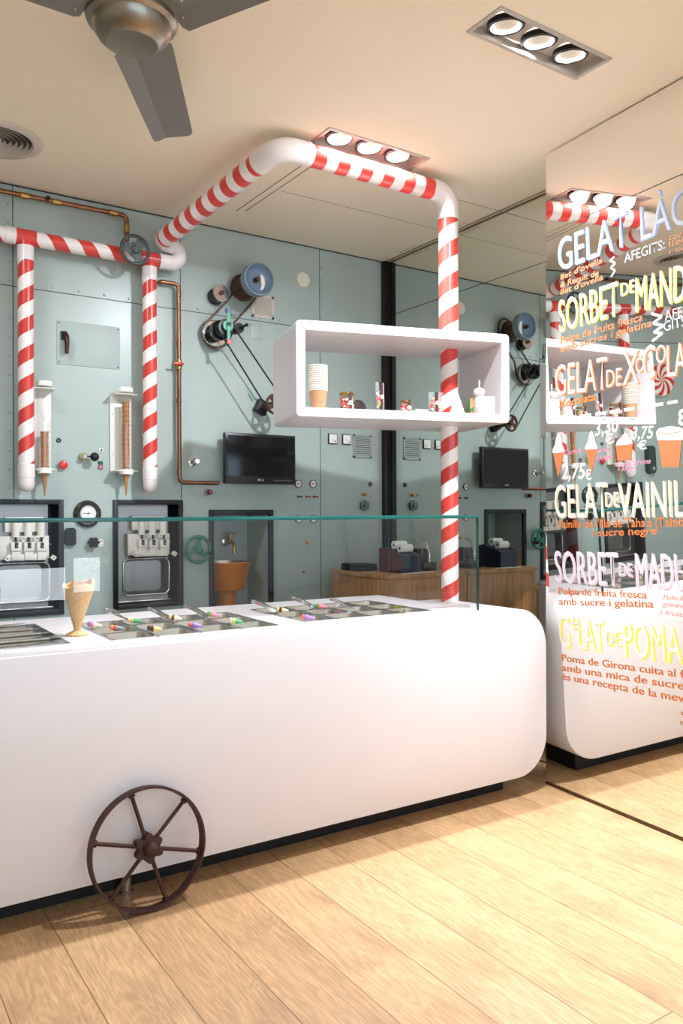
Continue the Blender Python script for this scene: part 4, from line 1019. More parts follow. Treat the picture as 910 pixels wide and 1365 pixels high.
cones(dr, 15, 0.0258, 'wafer cone nested in the right dispenser tube', 'wafer cones in the right dispenser')

#====================================================================== SMALL WALL FITTINGS
def onwall(name, label, cat, px, py, group=None):
    q = w(px, py); return thing(name, label, cat, (q.x, YB, q.z), 0, group)
def lath(o, nm, m, prof, seg=24, at=(0, 0, 0), ax=FRONT):
    b = MB(); b.lathe(prof, seg, at, ax, cap=False); return b.build(nm, m, o)
o = onwall('wall_socket', 'small blue-black round socket right of the left cone dispenser', 'socket', 78, 587)
lath(o, 'ring', black, [(0.0125, 0), (0.0125, 0.006), (0.009, 0.008), (0.008, 0.002)]); lath(o, 'core', bluep, [(0.0085, 0), (0.0085, 0.003), (0, 0.003)])
o = onwall('red_button', 'round bright red push button below the blue-black socket', 'button', 83, 620)
lath(o, 'base', ivory, [(0.017, 0), (0.017, 0.004), (0.012, 0.006)]); lath(o, 'cap', redp, [(0.010, 0.004), (0.010, 0.014), (0.022, 0.018), (0.0235, 0.024), (0.020, 0.030), (0.010, 0.033), (0, 0.0335)], 28)
o = onwall('ball_valve', 'brass nut valve with glossy black ball knob between the cone dispensers', 'valve', 110, 609)
b = MB(); b.prism(ngon(0, 0, 0.023, 6, 0.2), (0, -0.018, 0), X3, Z3, -0.018 if X3.cross(Z3).y < 0 else 0.018); b.build('hex_nut', brass, o)
lath(o, 'sleeve', steel2, [(0.015, 0), (0.015, 0.045), (0.011, 0.05), (0, 0.05)]); b = MB(); b.cyl((0, -0.042, 0), (0.035, -0.055, 0), 0.004, 10); b.build('rod', blackm, o); b = MB(); b.ball((0.047, -0.062, -0.002), 0.024, 28); b.build('ball_knob', black, o)
o = onwall('key_switch', 'small white round key switch beside the right cone dispenser', 'switch', 134.5, 600)
lath(o, 'bezel', whitep, [(0.0125, 0), (0.0125, 0.004), (0.010, 0.006), (0, 0.006)]); b = MB(); b.cyl((0.001, -0.006, 0), (0.001, -0.009, 0), 0.005, 10); b.box((0, -0.012, -0.004), (0.004, -0.006, 0.006)); b.build('key', black, o)
o = onwall('start_stop_switch', 'green over red start-stop switch plate between the cone dispensers', 'switch', 133.5, 620)
b = MB(); b.box((-0.015, -0.004, -0.025), (0.015, 0, 0.025), 0.002); b.build('plate', teal_in, o)
b = MB(); b.box((-0.012, -0.009, 0.002), (0.012, -0.003, 0.022), 0.002); g_ = b.build('start_key', mat('switch_green', (40, 76, 58), 0.4), o)
b = MB(); b.box((-0.012, -0.009, -0.022), (0.012, -0.003, -0.002), 0.002); r_ = b.build('stop_key', mat('switch_red', (190, 52, 62), 0.4), o)
b = MB(); b.box((-0.001, -0.0098, 0.007), (0.001, -0.0088, 0.017)); b.build('start_mark', mint, g_, smooth=0)
b = MB(); b.torus((0, -0.0092, -0.012), 0.005, 0.0012, FRONT, 20, 6); b.build('stop_mark', whitep, r_)
# porthole gauge
o = onwall('porthole_gauge', 'large round white dial in a dark porthole ring between the two machines', 'gauge', 116, 685)
lath(o, 'ring', mat('dark_bronze', (64, 60, 54), 0.4, 0.7, 0.2, 30), [(0.074, 0), (0.072, 0.014), (0.060, 0.022), (0.050, 0.020), (0.046, 0.010), (0.044, 0.004)], 48)
lath(o, 'dial', paper, [(0.0445, 0.0), (0.0445, 0.012), (0, 0.012)], 40, (0.004, 0, 0.003))
lath(o, 'bezel', steel2, [(0.0445, 0.0), (0.046, 0.012), (0.0425, 0.014)], 40, (0.004, 0, 0.003))
b = MB()
for k in range(21):
    a = R(225-13.5*k); b.box((-0.0006, -0.0003, 0.033), (0.0006, 0.0003, 0.039), mx=Matrix.Translation((0.004, -0.0123, 0.003)) @ Matrix.Rotation(R(-(90-0))+a, 4, 'Y').inverted())
b.box((0.004-0.03, -0.0135, 0.002), (0.020, -0.0123, 0.0042)); b.cyl((0.004, -0.0125, 0.003), (0.004, -0.016, 0.003), 0.004, 12); b.build('needle', black, o, smooth=0)
for k in range(7):
    a = 2*pi*k/7+0.3; q = V((0.067*cos(a), 0, 0.067*sin(a))); b = MB(); b.cyl(q, q+V((0, -0.024, 0)), 0.006, 10); b.build('ring_bolt', blackm, o)
# dark oval device, lobed knob, little tag
o = onwall('wall_intercom', 'black rounded plastic box on the wall below the porthole gauge', 'box', 93, 715.5)
b = MB(); b.prism(rrect(-0.028, -0.048, 0.028, 0.048, 0.018, 6), (0, -0.022, 0), X3, Z3, -0.022); b.build('case', black, o); lath(o, 'speaker_ring', blackm, [(0.014, 0.021), (0.014, 0.024), (0.010, 0.0245), (0.008, 0.0225), (0, 0.0225)], 20, (0, 0, 0.012))
def lobed(o, rad, n, m, th=0.03, at=(0, 0, 0), depth_=0.5):
    poly = []
    for i in range(72):
        a = 2*pi*i/72; poly.append((rad*(0.86+0.14*cos(n*a)*1.0)*cos(a), rad*(0.86+0.14*cos(n*a))*sin(a)))
    b = MB(); b.prism(poly, V(at), X3, Z3, th); b.lathe([(rad*0.35, 0), (rad*0.3, 0.006), (0, 0.007)], 16, V(at)+V((0, -th, 0)) if th > 0 else at, FRONT); return b
o = onwall('lobed_knob', 'black six-lobed knob right of the black intercom box', 'knob', 123, 723)
b = lobed(o, 0.031, 6, black, 0.026, (0, -0.012, 0)); b.build('grip', black, o); lath(o, 'stem', steel, [(0.012, 0), (0.012, 0.014)]); lath(o, 'insert', steel2, [(0.008, 0.038), (0.007, 0.041), (0, 0.042)])
o = onwall('warning_tag', 'tiny white tag with red marks beside the lobed knob', 'label', 134.7, 723.5)
b = MB(); b.prism(rrect(-0.011, -0.021, 0.011, 0.021, 0.010, 5), (0, 0, 0), X3, Z3, 0.0015); b.build('tag', paper, o); b = MB(); b.torus((0, -0.0018, 0.008), 0.005, 0.0009, FRONT, 20, 6); b.box((-0.006, -0.0022, -0.012), (0.006, -0.0014, -0.009)); b.box((-0.0015, -0.0022, 0.004), (0.0015, -0.0014, 0.012)); b.build('mark', redp, o, smooth=0)
# chrome knob and red lamp by the copper pipe
o = onwall('chrome_knob', 'chrome knob on a round base inside the bend of the copper pipe', 'knob', 255, 616)
lath(o, 'base', steel2, [(0.026, 0), (0.026, 0.008), (0.018, 0.012), (0.012, 0.014)], 28); lath(o, 'grip', steel2, [(0.011, 0.012), (0.011, 0.05), (0.016, 0.055), (0.017, 0.085), (0.013, 0.09), (0, 0.09)], 24)
o = onwall('indicator_lamp', 'dark red indicator lamp below the end of the copper pipe', 'lamp', 276, 656)
lath(o, 'bezel', steel2, [(0.020, 0), (0.020, 0.012), (0.016, 0.016), (0.014, 0.03)], 24); lath(o, 'lens', redglass, [(0.0165, 0.028), (0.0165, 0.045), (0.011, 0.055), (0, 0.057)], 24)
# round gauges and toggles under the TV
def gauge(px, py, label, face=1.0):
    o = onwall('round_gauge', label, 'gauge', px, py, 'small round gauges under the television')
    lath(o, 'bezel', blackm, [(0.0255, 0), (0.0255, 0.008), (0.022, 0.010), (0.0215, 0.006)], 28); lath(o, 'dial', paper, [(0.022, 0), (0.022, 0.006), (0, 0.006)], 28)
    b = MB(); b.box((-0.010, -0.008, -0.002), (0.006, -0.0062, 0.004)); b.cyl((0, -0.006, 0), (0, -0.009, 0), 0.005, 10); b.build('needle', redp, o, smooth=0)
gauge(397, 645, 'upper left of four small round white gauges, touching the TV corner'); gauge(416.5, 645, 'upper right of four small round white gauges, by the riveted seam')
gauge(397.5, 692, 'lower left of four small round white gauges, crossed by glass edge'); gauge(417, 692, 'lower right of four small round white gauges, beside rivets')
for px, m, lab in ((396.8, black, 'black toggle, first in the row of three below the gauges'), (408, redp, 'red-tipped toggle, second in the row of three below the gauges'), (418.3, redp, 'red-tipped toggle, third in the row of three below the gauges')):
    o = onwall('toggle_switch', lab, 'switch', px, 662, 'toggle switches below the gauges'); lath(o, 'nut', black, [(0.008, 0), (0.008, 0.006), (0.005, 0.007)], 6); b = MB(); b.tube([(0, -0.005, 0), (0.004, -0.02, -0.001), (0.012, -0.034, -0.002)], [0.003, 0.0035, 0.0055], 10); b.build('lever', m, o)
o = onwall('wall_peg', 'small wooden peg knob on the wall below the round gauges', 'knob', 409, 723); lath(o, 'grip', chair_wood, [(0.008, 0), (0.008, 0.008), (0.0115, 0.014), (0.0115, 0.022), (0, 0.026)])
o = onwall('brass_stud', 'small dark brass stud below the wooden knob', 'knob', 404, 762); lath(o, 'head', brass, [(0.010, 0), (0.010, 0.006), (0.006, 0.010), (0.0055, 0.006), (0, 0.006)])
# panel meters
for px, lab in ((442.5, 'square white panel meter nearest the riveted seam'), (461, 'square white panel meter beside the louvred vent')):
    py = 585 if px < 450 else 586
    o = onwall('panel_meter', lab, 'meter', px, py, 'square panel meters'); b = MB(); b.box((-0.034, -0.012, -0.034), (0.034, 0, 0.034), 0.003); b.build('case', black, o)
    b = MB(); b.box((-0.029, -0.0135, -0.029), (0.029, -0.010, 0.029), 0.001); f_ = b.build('face', paper, o)
    b = MB(); b.box((-0.028, -0.0145, -0.0285), (0.028, -0.013, -0.018)); b.build('lower_cover', ivory, f_, smooth=0)
    b = MB(); mx_ = Matrix.Translation((0.018, -0.0142, -0.018)) @ Matrix.Rotation(R(-62), 4, 'Y'); b.box((-0.0008, -0.0004, 0), (0.0008, 0.0004, 0.036), mx=mx_); b.cyl((0.018, -0.0135, -0.018), (0.018, -0.016, -0.018), 0.004, 10); b.build('needle', black, f_, smooth=0)
# vents
def vent(px0, py0, px1, py1, label, m, n, dark):
    a, c, d_, e = wr(px0, py0, px1, py1); o = thing('vent_grille', label, 'vent', ((a+d_)/2, YB, (c+e)/2)); b = MB(); t = 0.016
    for lo, hi in (((a, c), (a+t, e)), ((d_-t, c), (d_, e)), ((a, c), (d_, c+t)), ((a, e-t), (d_, e))): b.box((lo[0], YB-0.006, lo[1]), (hi[0], YB, hi[1]), 0.001)
    b.build('frame', m, o, world=True); b = MB()
    for k in range(n):
        z = c+t+(e-c-2*t)*(k+0.5)/n; hgt = (e-c-2*t)/n*0.36; b.box((a+t-0.002, YB-0.006, z-hgt), (d_-t+0.002, YB-0.001, z+hgt))
    b.build('louvres', m, o, world=True, smooth=0)
    b = MB(); b.box((a+t, YB-0.0012, c+t), (d_-t, YB-0.0002, e-t)); b.build('backing', dark, o, world=True, smooth=0)
    for x in (a+0.007, d_-0.007):
        for z in (c+0.007, e-0.007): b = MB(); b.lathe([(0.003, 0), (0, 0.002)], 8, (x, YB-0.006, z), FRONT); b.build('screw', blackm, o, world=True)
vent(470, 580, 495, 610, 'grey louvred vent below the right end of the display box', vent_m, 9, blackm)
vent(335, 396, 364.5, 422, 'cream slotted vent partly behind the blue pulley', ventw, 13, gasket)
o = onwall('red_push_button', 'small dark red button below the grey louvred vent', 'button', 493, 645.5); lath(o, 'cap', redglass, [(0.012, 0), (0.012, 0.008), (0.010, 0.014), (0, 0.016)]); lath(o, 'bezel', blackm, [(0.015, 0), (0.015, 0.004), (0.012, 0.005)])
o = onwall('brass_cock', 'small brass cock above the hexagonal knob', 'tap', 484, 659.5); lath(o, 'body', brass, [(0.009, 0), (0.009, 0.03), (0.012, 0.032), (0.012, 0.042), (0, 0.043)], 16); b = MB(); b.cyl((-0.028, -0.036, 0), (0.01, -0.036, 0), 0.007, 12); b.build('lever', brass, o)
o = onwall('hex_knob', 'grey-green hexagonal knob near the dark corner post', 'knob', 483.5, 674); b = MB(); b.prism(ngon(0, 0, 0.036, 6, 0.52), (0, -0.01, 0), X3, Z3, 0.022); b.lathe([(0.018, 0), (0.015, 0.010), (0, 0.011)], 24, (0, -0.032, 0), FRONT); b.build('grip', mat('patina_grey', (98, 112, 110), 0.4, 0.4, 0.25, 40), o); lath(o, 'stem', steel, [(0.012, 0), (0.012, 0.012)])
o = onwall('wall_disc', 'plain cream round disc high on the wall right of the blue pulley', 'disc', 404, 373); lath(o, 'plate', cream, [(0.047, 0), (0.047, 0.003), (0.045, 0.004), (0, 0.004)], 40)
a, c, d_, e = wr(333.5, 433, 349, 451); o = thing('cover_plate', 'small square teal cover plate under the cream vent', 'panel', (a, YB, c)); b = MB(); b.box((a, YB-0.003, c), (d_, YB, e), 0.001); b.build('plate', teal, o, world=True)
for x in (a+0.006, d_-0.006): b = MB(); b.lathe([(0.003, 0), (0, 0.002)], 8, (x, YB-0.003, e-0.006), FRONT); b.build('screw', blackm, o, world=True)

#====================================================================== TELEVISION
tl, br_ = w(300, 576, 0.10), w(394, 645, 0.10)
o = thing('television', 'small black flat television mounted on the teal wall', 'television', ((tl.x+br_.x)/2, YB, (wz(347, 610))))
x0, x1 = tl.x, br_.x; z1 = w(347, 578.5, 0.10).z; z0 = w(347, 645, 0.10).z
b = MB(); b.box((x0, YB-0.10, z0), (x1, YB-0.062, z1), 0.005); b.build('housing', black, o, world=True)
b = MB(); b.box((x0+0.016, YB-0.1012, z0+0.045), (x1-0.016, YB-0.099, z1-0.016)); b.build('screen', screen, o, world=True, smooth=0)
b = MB(); b.box(((x0+x1)/2-0.08, YB-0.064, (z0+z1)/2-0.08), ((x0+x1)/2+0.08, YB, (z0+z1)/2+0.08), 0.004); b.build('wall_bracket', blackm, o, world=True)
ink = mat('pale_print', (190, 190, 192), 0.5)
b = MB(); cx, cz = (x0+x1)/2-0.018, z0+0.024; b.cyl((cx, YB-0.1002, cz), (cx, YB-0.1012, cz), 0.0075, 20)
for k in range(8): b.box((x1-0.15+k*0.016, YB-0.1010, z0+0.021), (x1-0.143+k*0.016, YB-0.0998, z0+0.0235))
b.build('printed_marks', ink, o, world=True, smooth=0)
TV_TEXT = (o, V((cx+0.012, YB-0.1011, cz-0.006)))

#====================================================================== PULLEY DRIVE ON THE WALL
def c7(x, y): return (260+x/6.5, 340+y/6.5)
UX, UZ = 2.150, w(322, 383, 0.05).z
LX, LZ = 1.965, w(288, 445, 0.05).z
dv = thing('pulley_drive', 'chain and pulley drive on the wall with big blue pulley and rusty discs', 'machinery', (2.05, YB, 2.4))
def dl_(nm, m, prof, x, z, off, seg=40, cap=True): b = MB(); b.lathe(prof, seg, (x, YB-off, z), FRONT, cap); return b.build(nm, m, dv, world=True)
def sprocket(x, z, off, r, nt, m, th=0.008, nm='sprocket'):
    poly = []
    for i in range(nt*4):
        a = 2*pi*i/(nt*4); rr = r if i % 4 in (0, 1) else r*0.90; poly.append((rr*cos(a), rr*sin(a)))
    b = MB(); b.prism(poly, (x, YB-off, z), X3, Z3, th); return b.build(nm, m, dv, world=True, smooth=0)
sprocket(UX, UZ, 0.045, 0.084, 32, ironb)
dl_('wall_bearing', black, [(0.055, 0), (0.055, 0.03), (0.03, 0.035)], UX-0.01, UZ, 0.0)
dl_('drum', ironb, [(0.070, 0.055), (0.066, 0.06), (0.060, 0.09), (0.064, 0.16), (0.078, 0.185)], UX, UZ, 0.0)
dl_('pulley_rim', mat('grey_green_enamel', (112, 130, 134), 0.4, 0, 0.12, 20), [(0.085, 0.180), (0.097, 0.186), (0.100, 0.200), (0.100, 0.232), (0.096, 0.240), (0.089, 0.240), (0.088, 0.222)], UX+0.012, UZ+0.008, 0.0, 48, False)
bp_ = dl_('blue_pulley', bluep, [(0.0885, 0.236), (0.086, 0.226), (0.070, 0.214), (0.064, 0.206), (0.036, 0.200), (0.022, 0.204), (0.0, 0.204)], UX+0.012, UZ+0.008, 0.0, 48, False)
dl_('axle', ironb, [(0.015, 0.2), (0.015, 0.235), (0.010, 0.245), (0, 0.246)], UX+0.002, UZ+0.006, 0.0, 20)
b = MB(); b.prism([(0.030*cos(a), 0.048*sin(a)) for a in [-pi/2+pi*i/14 for i in range(15)]] + [(0.004, 0.02), (0.008, -0.02)], (UX+0.032, YB-0.2085, UZ-0.002), X3, Z3, 0.002); b.build('web_window', cream, bp_, world=True)
dl_('silver_disc', steel2, [(0.079, 0.035), (0.079, 0.05), (0.075, 0.054), (0.03, 0.056), (0, 0.056)], LX, LZ, 0.0, 56)
sprocket(LX, LZ, 0.030, 0.083, 36, ironb)
dl_('black_drum', black, [(0.036, 0.05), (0.054, 0.09), (0.058, 0.095), (0.058, 0.130), (0.052, 0.136), (0.046, 0.132), (0.042, 0.165), (0.030, 0.168), (0.028, 0.20)], LX, LZ+0.006, 0.0, 40)
dl_('belt_sheave', black, [(0.048, 0.190), (0.044, 0.197), (0.048, 0.204), (0.03, 0.206)], LX, LZ+0.006, 0.0, 32)
dl_('green_ring', mint, [(0.016, 0.216), (0.031, 0.216), (0.031, 0.228), (0.016, 0.230), (0.014, 0.226)], LX+0.002, LZ+0.014, 0.0, 32)
zt0, zt1 = w(305, 453, 0.23).z, w(305, 417, 0.23).z
b = MB(); b.box((LX-0.009, YB-0.240, zt0), (LX+0.010, YB-0.229, zt1), 0.002); b.build('green_bar', mint, dv, world=True)
b = MB(); b.box((LX-0.013, YB-0.242, zt1), (LX+0.015, YB-0.215, zt1+0.026), 0.002); b.box((LX+0.015, YB-0.235, zt1-0.012), (LX+0.052, YB-0.222, zt1-0.001), 0.002); b.build('blue_clamp', bluep, dv, world=True)
b = MB(); b.box((LX-0.010, YB-0.243, zt0-0.024), (LX+0.015, YB-0.227, zt0), 0.003); b.build('rubber_tip', pinkp, dv, world=True)
dl_('bar_bolt', blackm, [(0.010, 0.240), (0.010, 0.250), (0, 0.251)], LX, LZ+0.02, 0.0, 14)
q = w(319, 437, 0.17); b = MB(); b.cyl(q+V((0, 0.05, 0)), q, 0.030, 28); b.build('roller', black, dv, world=True)
b = MB(); b.tube([q, q+V((0.006, -0.012, 0.002)), q+V((0.03, -0.03, 0.014))], [0.009, 0.008, 0.008], 12); b.ball(q+V((0.032, -0.032, 0.015)), 0.011, 14); b.build('roller_shaft', black, dv, world=True)
b = MB(); b.box((LX, YB-0.125, LZ-0.005), (q.x, YB-0.110, LZ+0.018), 0.002); b.build('roller_arm', blackm, dv, world=True)
# chain
cpx = [(130, 552), (215, 465), (285, 392), (318, 338), (340, 285), (352, 240), (375, 195), (405, 164), (440, 152), (480, 158), (520, 190), (545, 240), (552, 300), (545, 345), (500, 400), (440, 470), (380, 540), (335, 590), (322, 660), (300, 730), (262, 778), (215, 805), (165, 808), (115, 782), (78, 735), (60, 680), (62, 625), (88, 585)]
cpts = [w(*c7(*q), 0.042) for q in cpx]
def resample(pts, n):
    P = pts+[pts[0]]; D_ = [0]
    for a, c in zip(P, P[1:]): D_.append(D_[-1]+(c-a).length)
    out = []; j = 0
    for k in range(n):
        s = D_[-1]*k/n
        while D_[j+1] < s: j += 1
        t = (s-D_[j])/(D_[j+1]-D_[j]); out.append(P[j].lerp(P[j+1], t))
    return out
lk = resample(cpts, 112); b = MB()
for k, q in enumerate(lk):
    t = (lk[(k+1) % len(lk)]-lk[k-1]).normalized(); s = t.cross(V((0, 1, 0))); hl = 0.0068 if k % 2 else 0.0075; hw = 0.0062 if k % 2 else 0.0052
    mx_ = Matrix((t, V((0, 1, 0)), s)).transposed().to_4x4(); mx_.translation = q
    for yy in (-0.0045, 0.0035) if k % 2 else (-0.0028, 0.0018): b.box((-hl, yy, -hw), (hl, yy+0.001, hw), mx=mx_)
    b.cyl(q+V((0, -0.004, 0)), q+V((0, 0.004, 0)), 0.0035, 6)
b.build('chain', chainm, dv, world=True, smooth=0)
# belt to the lower spoked pulley
BX_, BY_, BZ_ = 2.285, YB-0.197, w(349, 543, 0.03).z
b = MB(); cL, cB = V((LX, BY_, LZ+0.006)), V((BX_, BY_, BZ_)); dd = (cB-cL).normalized(); nn = dd.cross(V((0, 1, 0))); a0 = atan2(nn.z, nn.x)
rl, rb_ = 0.046, 0.060
pts = arc(cL, X3, Z3, rl, a0, a0+pi, 10) if (cL+V((cos(a0+pi/2), 0, sin(a0+pi/2)))*1 - cB).length > (cL-cB).length else arc(cL, X3, Z3, rl, a0, a0-pi, 10)
sgn = 1 if (cL+V((cos(a0+pi/2), 0, sin(a0+pi/2))) - cB).length > (cL-cB).length else -1
pts += arc(cB, X3, Z3, rb_, a0+sgn*pi, a0+sgn*2*pi, 10)
b.tube(pts, 0.0050, 8, closed=True); b.build('belt', black, dv, world=True)
b = MB(); b.torus((BX_, BY_, BZ_), 0.056, 0.008, FRONT, 36, 8, 1.4); b.build('lower_pulley', ironb, dv, world=True)
for k in range(4):
    a = 0.5+k*pi/2; d = V((cos(a), 0, sin(a))); s = V((-sin(a), 0, cos(a))); b = MB(); b.prism([(0.01, -0.010), (0.054, -0.016), (0.054, 0.016), (0.01, 0.010)], V((BX_, BY_+0.003, BZ_)), d, s, 0.006 if d.cross(s).y < 0 else -0.006); b.build('pulley_spoke', ironb, dv, world=True)
dl_('pulley_axle', ironb, [(0.020, 0.02), (0.020, 0.19), (0.014, 0.21), (0, 0.211)], BX_, BZ_, 0.0, 18)
b = MB(); b.box((-0.038, -0.055, -0.040), (0.038, 0.0, 0.040), 0.004, mx=Matrix.Translation((BX_-0.004, YB, BZ_)) @ Matrix.Rotation(R(28), 4, 'Y')); b.build('bearing_block', blackm, dv, world=True)
b = MB(); q = V((BX_-0.05, YB-0.03, BZ_+0.05)); b.cyl(q, q+V((-0.03, 0, 0.045)), 0.006, 10); b.build('adjuster', mint, dv, world=True)
# small bright toothed gear beside it
sg = thing('toothed_gear', 'small bright toothed gear on a black motor disc left of the blue pulley', 'gear', (w(285.4, 396).x+0.004, YB, w(285.4, 396).z))
b = MB(); b.lathe([(0.048, 0), (0.048, 0.022), (0.044, 0.026), (0.02, 0.03), (0.02, 0.075)], 36, (0, 0, 0), FRONT); b.build('motor_disc', black, sg)
poly = []
for i in range(28*3):
    a = 2*pi*i/84; rr = (0.052, 0.052, 0.045)[i % 3]; poly.append((rr*cos(a), rr*sin(a)))
b = MB(); b.prism(poly, (0.004, -0.075, 0.006), X3, Z3, 0.008); b.build('gear_disc', steel2, sg, smooth=0)
b = MB(); b.lathe([(0.013, 0), (0.013, 0.012), (0.007, 0.014), (0.006, 0.010), (0, 0.010)], 20, (0.004, -0.083, 0.006), FRONT); b.build('hub', ironb, sg)
for k in range(3): a = k*2.1+0.8; b = MB(); b.lathe([(0.004, 0), (0, 0.003)], 8, (0.036*cos(a), -0.026, 0.036*sin(a)), FRONT); b.build('screw', steel, sg)

#====================================================================== THINGS ONLY THE MIRROR SHOWS
pm = thing('peppermint_disc', 'red and white swirled peppermint disc seen in the mirror beside the display box', 'sign', (0.453, YB, 2.235)); 
b = MB(); b.lathe([(0.125, 0), (0.135, 0.01), (0.135, 0.02), (0.128, 0.03), (0, 0.032)], 48, (0, 0, 0), FRONT); b.build('disc', whitep, pm)
for k in range(8):
    b = MB(); A_, B_ = [], []
    for i in range(13):
        t = i/12; r = 0.006+0.124*t; a = 2*pi*k/8 + 0.9*t; A_.append((r*cos(a), r*sin(a))); B_.append((r*cos(a+0.36), r*sin(a+0.36)))
    b.prism(A_ + B_[::-1], (0, -0.0315, 0), X3, Z3, 0.002); b.build('swirl', redtape, pm)
og = thing('oval_pulley_guard', 'grey-green oval pulley guard on the wall, seen only in the mirror', 'guard', (0.612, YB, 1.60))
b = MB(); b.prism([(0.036*cos(a), 0.075*(1 if sin(a) > 0 else -1)+0.036*sin(a)) for a in [2*pi*i/40 for i in range(40)]], (0, 0, 0), X3, Z3, 0.05); b.build('cover', mat('guard_green', (52, 70, 68), 0.4), og)
b = MB(); b.lathe([(0.018, 0.05), (0.016, 0.06), (0, 0.062)], 20, (0, 0, -0.07), FRONT); b.build('boss', steel, og)

#====================================================================== CEILING: FAN, VENT, DOWNLIGHTS
fc = onplane(176, 31, (0, 0, 2.85), (0, 0, 1))
fan = thing('ceiling_fan', 'brushed nickel ceiling fan with three grey blades, cut by the picture top', 'fan', (fc.x, fc.y, H))
def zz(z): return z-H
b = MB(); b.lathe([(0.07, zz(H)), (0.075, zz(H-0.03)), (0.03, zz(H-0.055)), (0.018, zz(H-0.06)), (0.018, zz(2.95))], 32); b.build('canopy', nickel, fan)
b = MB(); b.lathe([(0.018, zz(2.955)), (0.09, zz(2.945)), (0.125, zz(2.925)), (0.137, zz(2.89)), (0.139, zz(2.862)), (0.135, zz(2.850)), (0.126, zz(2.846)), (0.120, zz(2.842)), (0.116, zz(2.825)), (0.100, zz(2.800)), (0.078, zz(2.784)), (0.074, zz(2.783)), (0.0, zz(2.783))], 56, cap=False); b.build('motor_housing', nickel, fan, smooth=30)
tip = onplane(231, 187, (0, 0, 2.85), (0, 0, 1)); ba = atan2(tip.y-fc.y, tip.x-fc.x); BLN = hypot(tip.x-fc.x, tip.y-fc.y)
for k in range(3):
    a = ba + 2*pi*k/3; d = V((cos(a), sin(a), 0)); s = V((-sin(a), cos(a), 0)); zb0 = zz(2.862)
    def bpnt(r, t, dz): return d*r + s*t + V((0, 0, zb0+dz))
    b = MB()
    # two facets meeting in a fold, pitched
    outl = [(0.135, -0.085), (0.150, -0.097), (0.20, -0.096), (BLN-0.03, -0.080), (BLN-0.006, -0.070), (BLN, -0.05), (BLN, 0.005), (BLN, 0.058), (BLN-0.012, 0.072), (BLN-0.04, 0.076), (0.20, 0.086), (0.150, 0.088), (0.135, 0.072), (0.130, 0.0)]
    FD = 0.030
    def zf(t): return -0.10*t if t < FD else -0.10*FD - 0.50*(t-FD)
    fold = [(0.130, FD), (BLN, FD)]
    def half(pts):
        lo = [b.bm.verts.new(bpnt(r, t, zf(t))) for r, t in pts]; hi = [b.bm.verts.new(bpnt(r, t, zf(t)+0.004)) for r, t in pts]
        b.bm.faces.new(lo); b.bm.faces.new(hi[::-1])
        for i in range(len(lo)): j = (i+1) % len(lo); b.bm.faces.new((lo[i], lo[j], hi[j], hi[i]))
    half([p for p in outl if p[1] <= 0.012 and p[0] < BLN] [0:0] + [fold[0]] + outl[0:6] + [(BLN, 0.005), fold[1]])
    half([fold[1]] + outl[7:13] + [fold[0]])
    bo = b.build('blade', blade_m, fan, smooth=20)
    b = MB()
    for r, t in ((0.155, -0.05), (0.155, 0.05), (0.19, 0.0)): b.lathe([(0.006, 0), (0.004, 0.003), (0, 0.004)], 10, bpnt(r, t, zf(t)), (0, 0, -1))
    b.build('blade_screws', steel2, bo)
vc = onplane(-5, 185, (0, 0, H), (0, 0, 1))
vt = thing('round_ceiling_vent', 'round cream ceiling air vent of concentric rings at the left edge', 'vent', (vc.x, vc.y, H))
b = MB(); b.lathe([(0.200, 0.0), (0.202, -0.004), (0.195, -0.009), (0.160, -0.013), (0.152, -0.004), (0.152, 0.03)], 64, cap=False); b.build('flange', ventw, vt)
for k, r in enumerate((0.138, 0.114, 0.090, 0.066, 0.042)):
    b = MB(); b.lathe([(r, -0.012), (r+0.001, -0.013), (r-0.020, 0.022), (r-0.022, 0.022), (r, -0.012)], 56, cap=False); b.build('ring', ventw, vt)
b = MB(); b.lathe([(0.0, -0.016), (0.018, -0.014), (0.022, -0.006), (0.012, 0.02), (0, 0.02)], 32, cap=False); b.build('centre_cone', ventw, vt)
b = MB(); b.lathe([(0.0, -0.0006), (0.152, -0.0006)], 48, cap=False); b.build('dark_duct', black, vt)

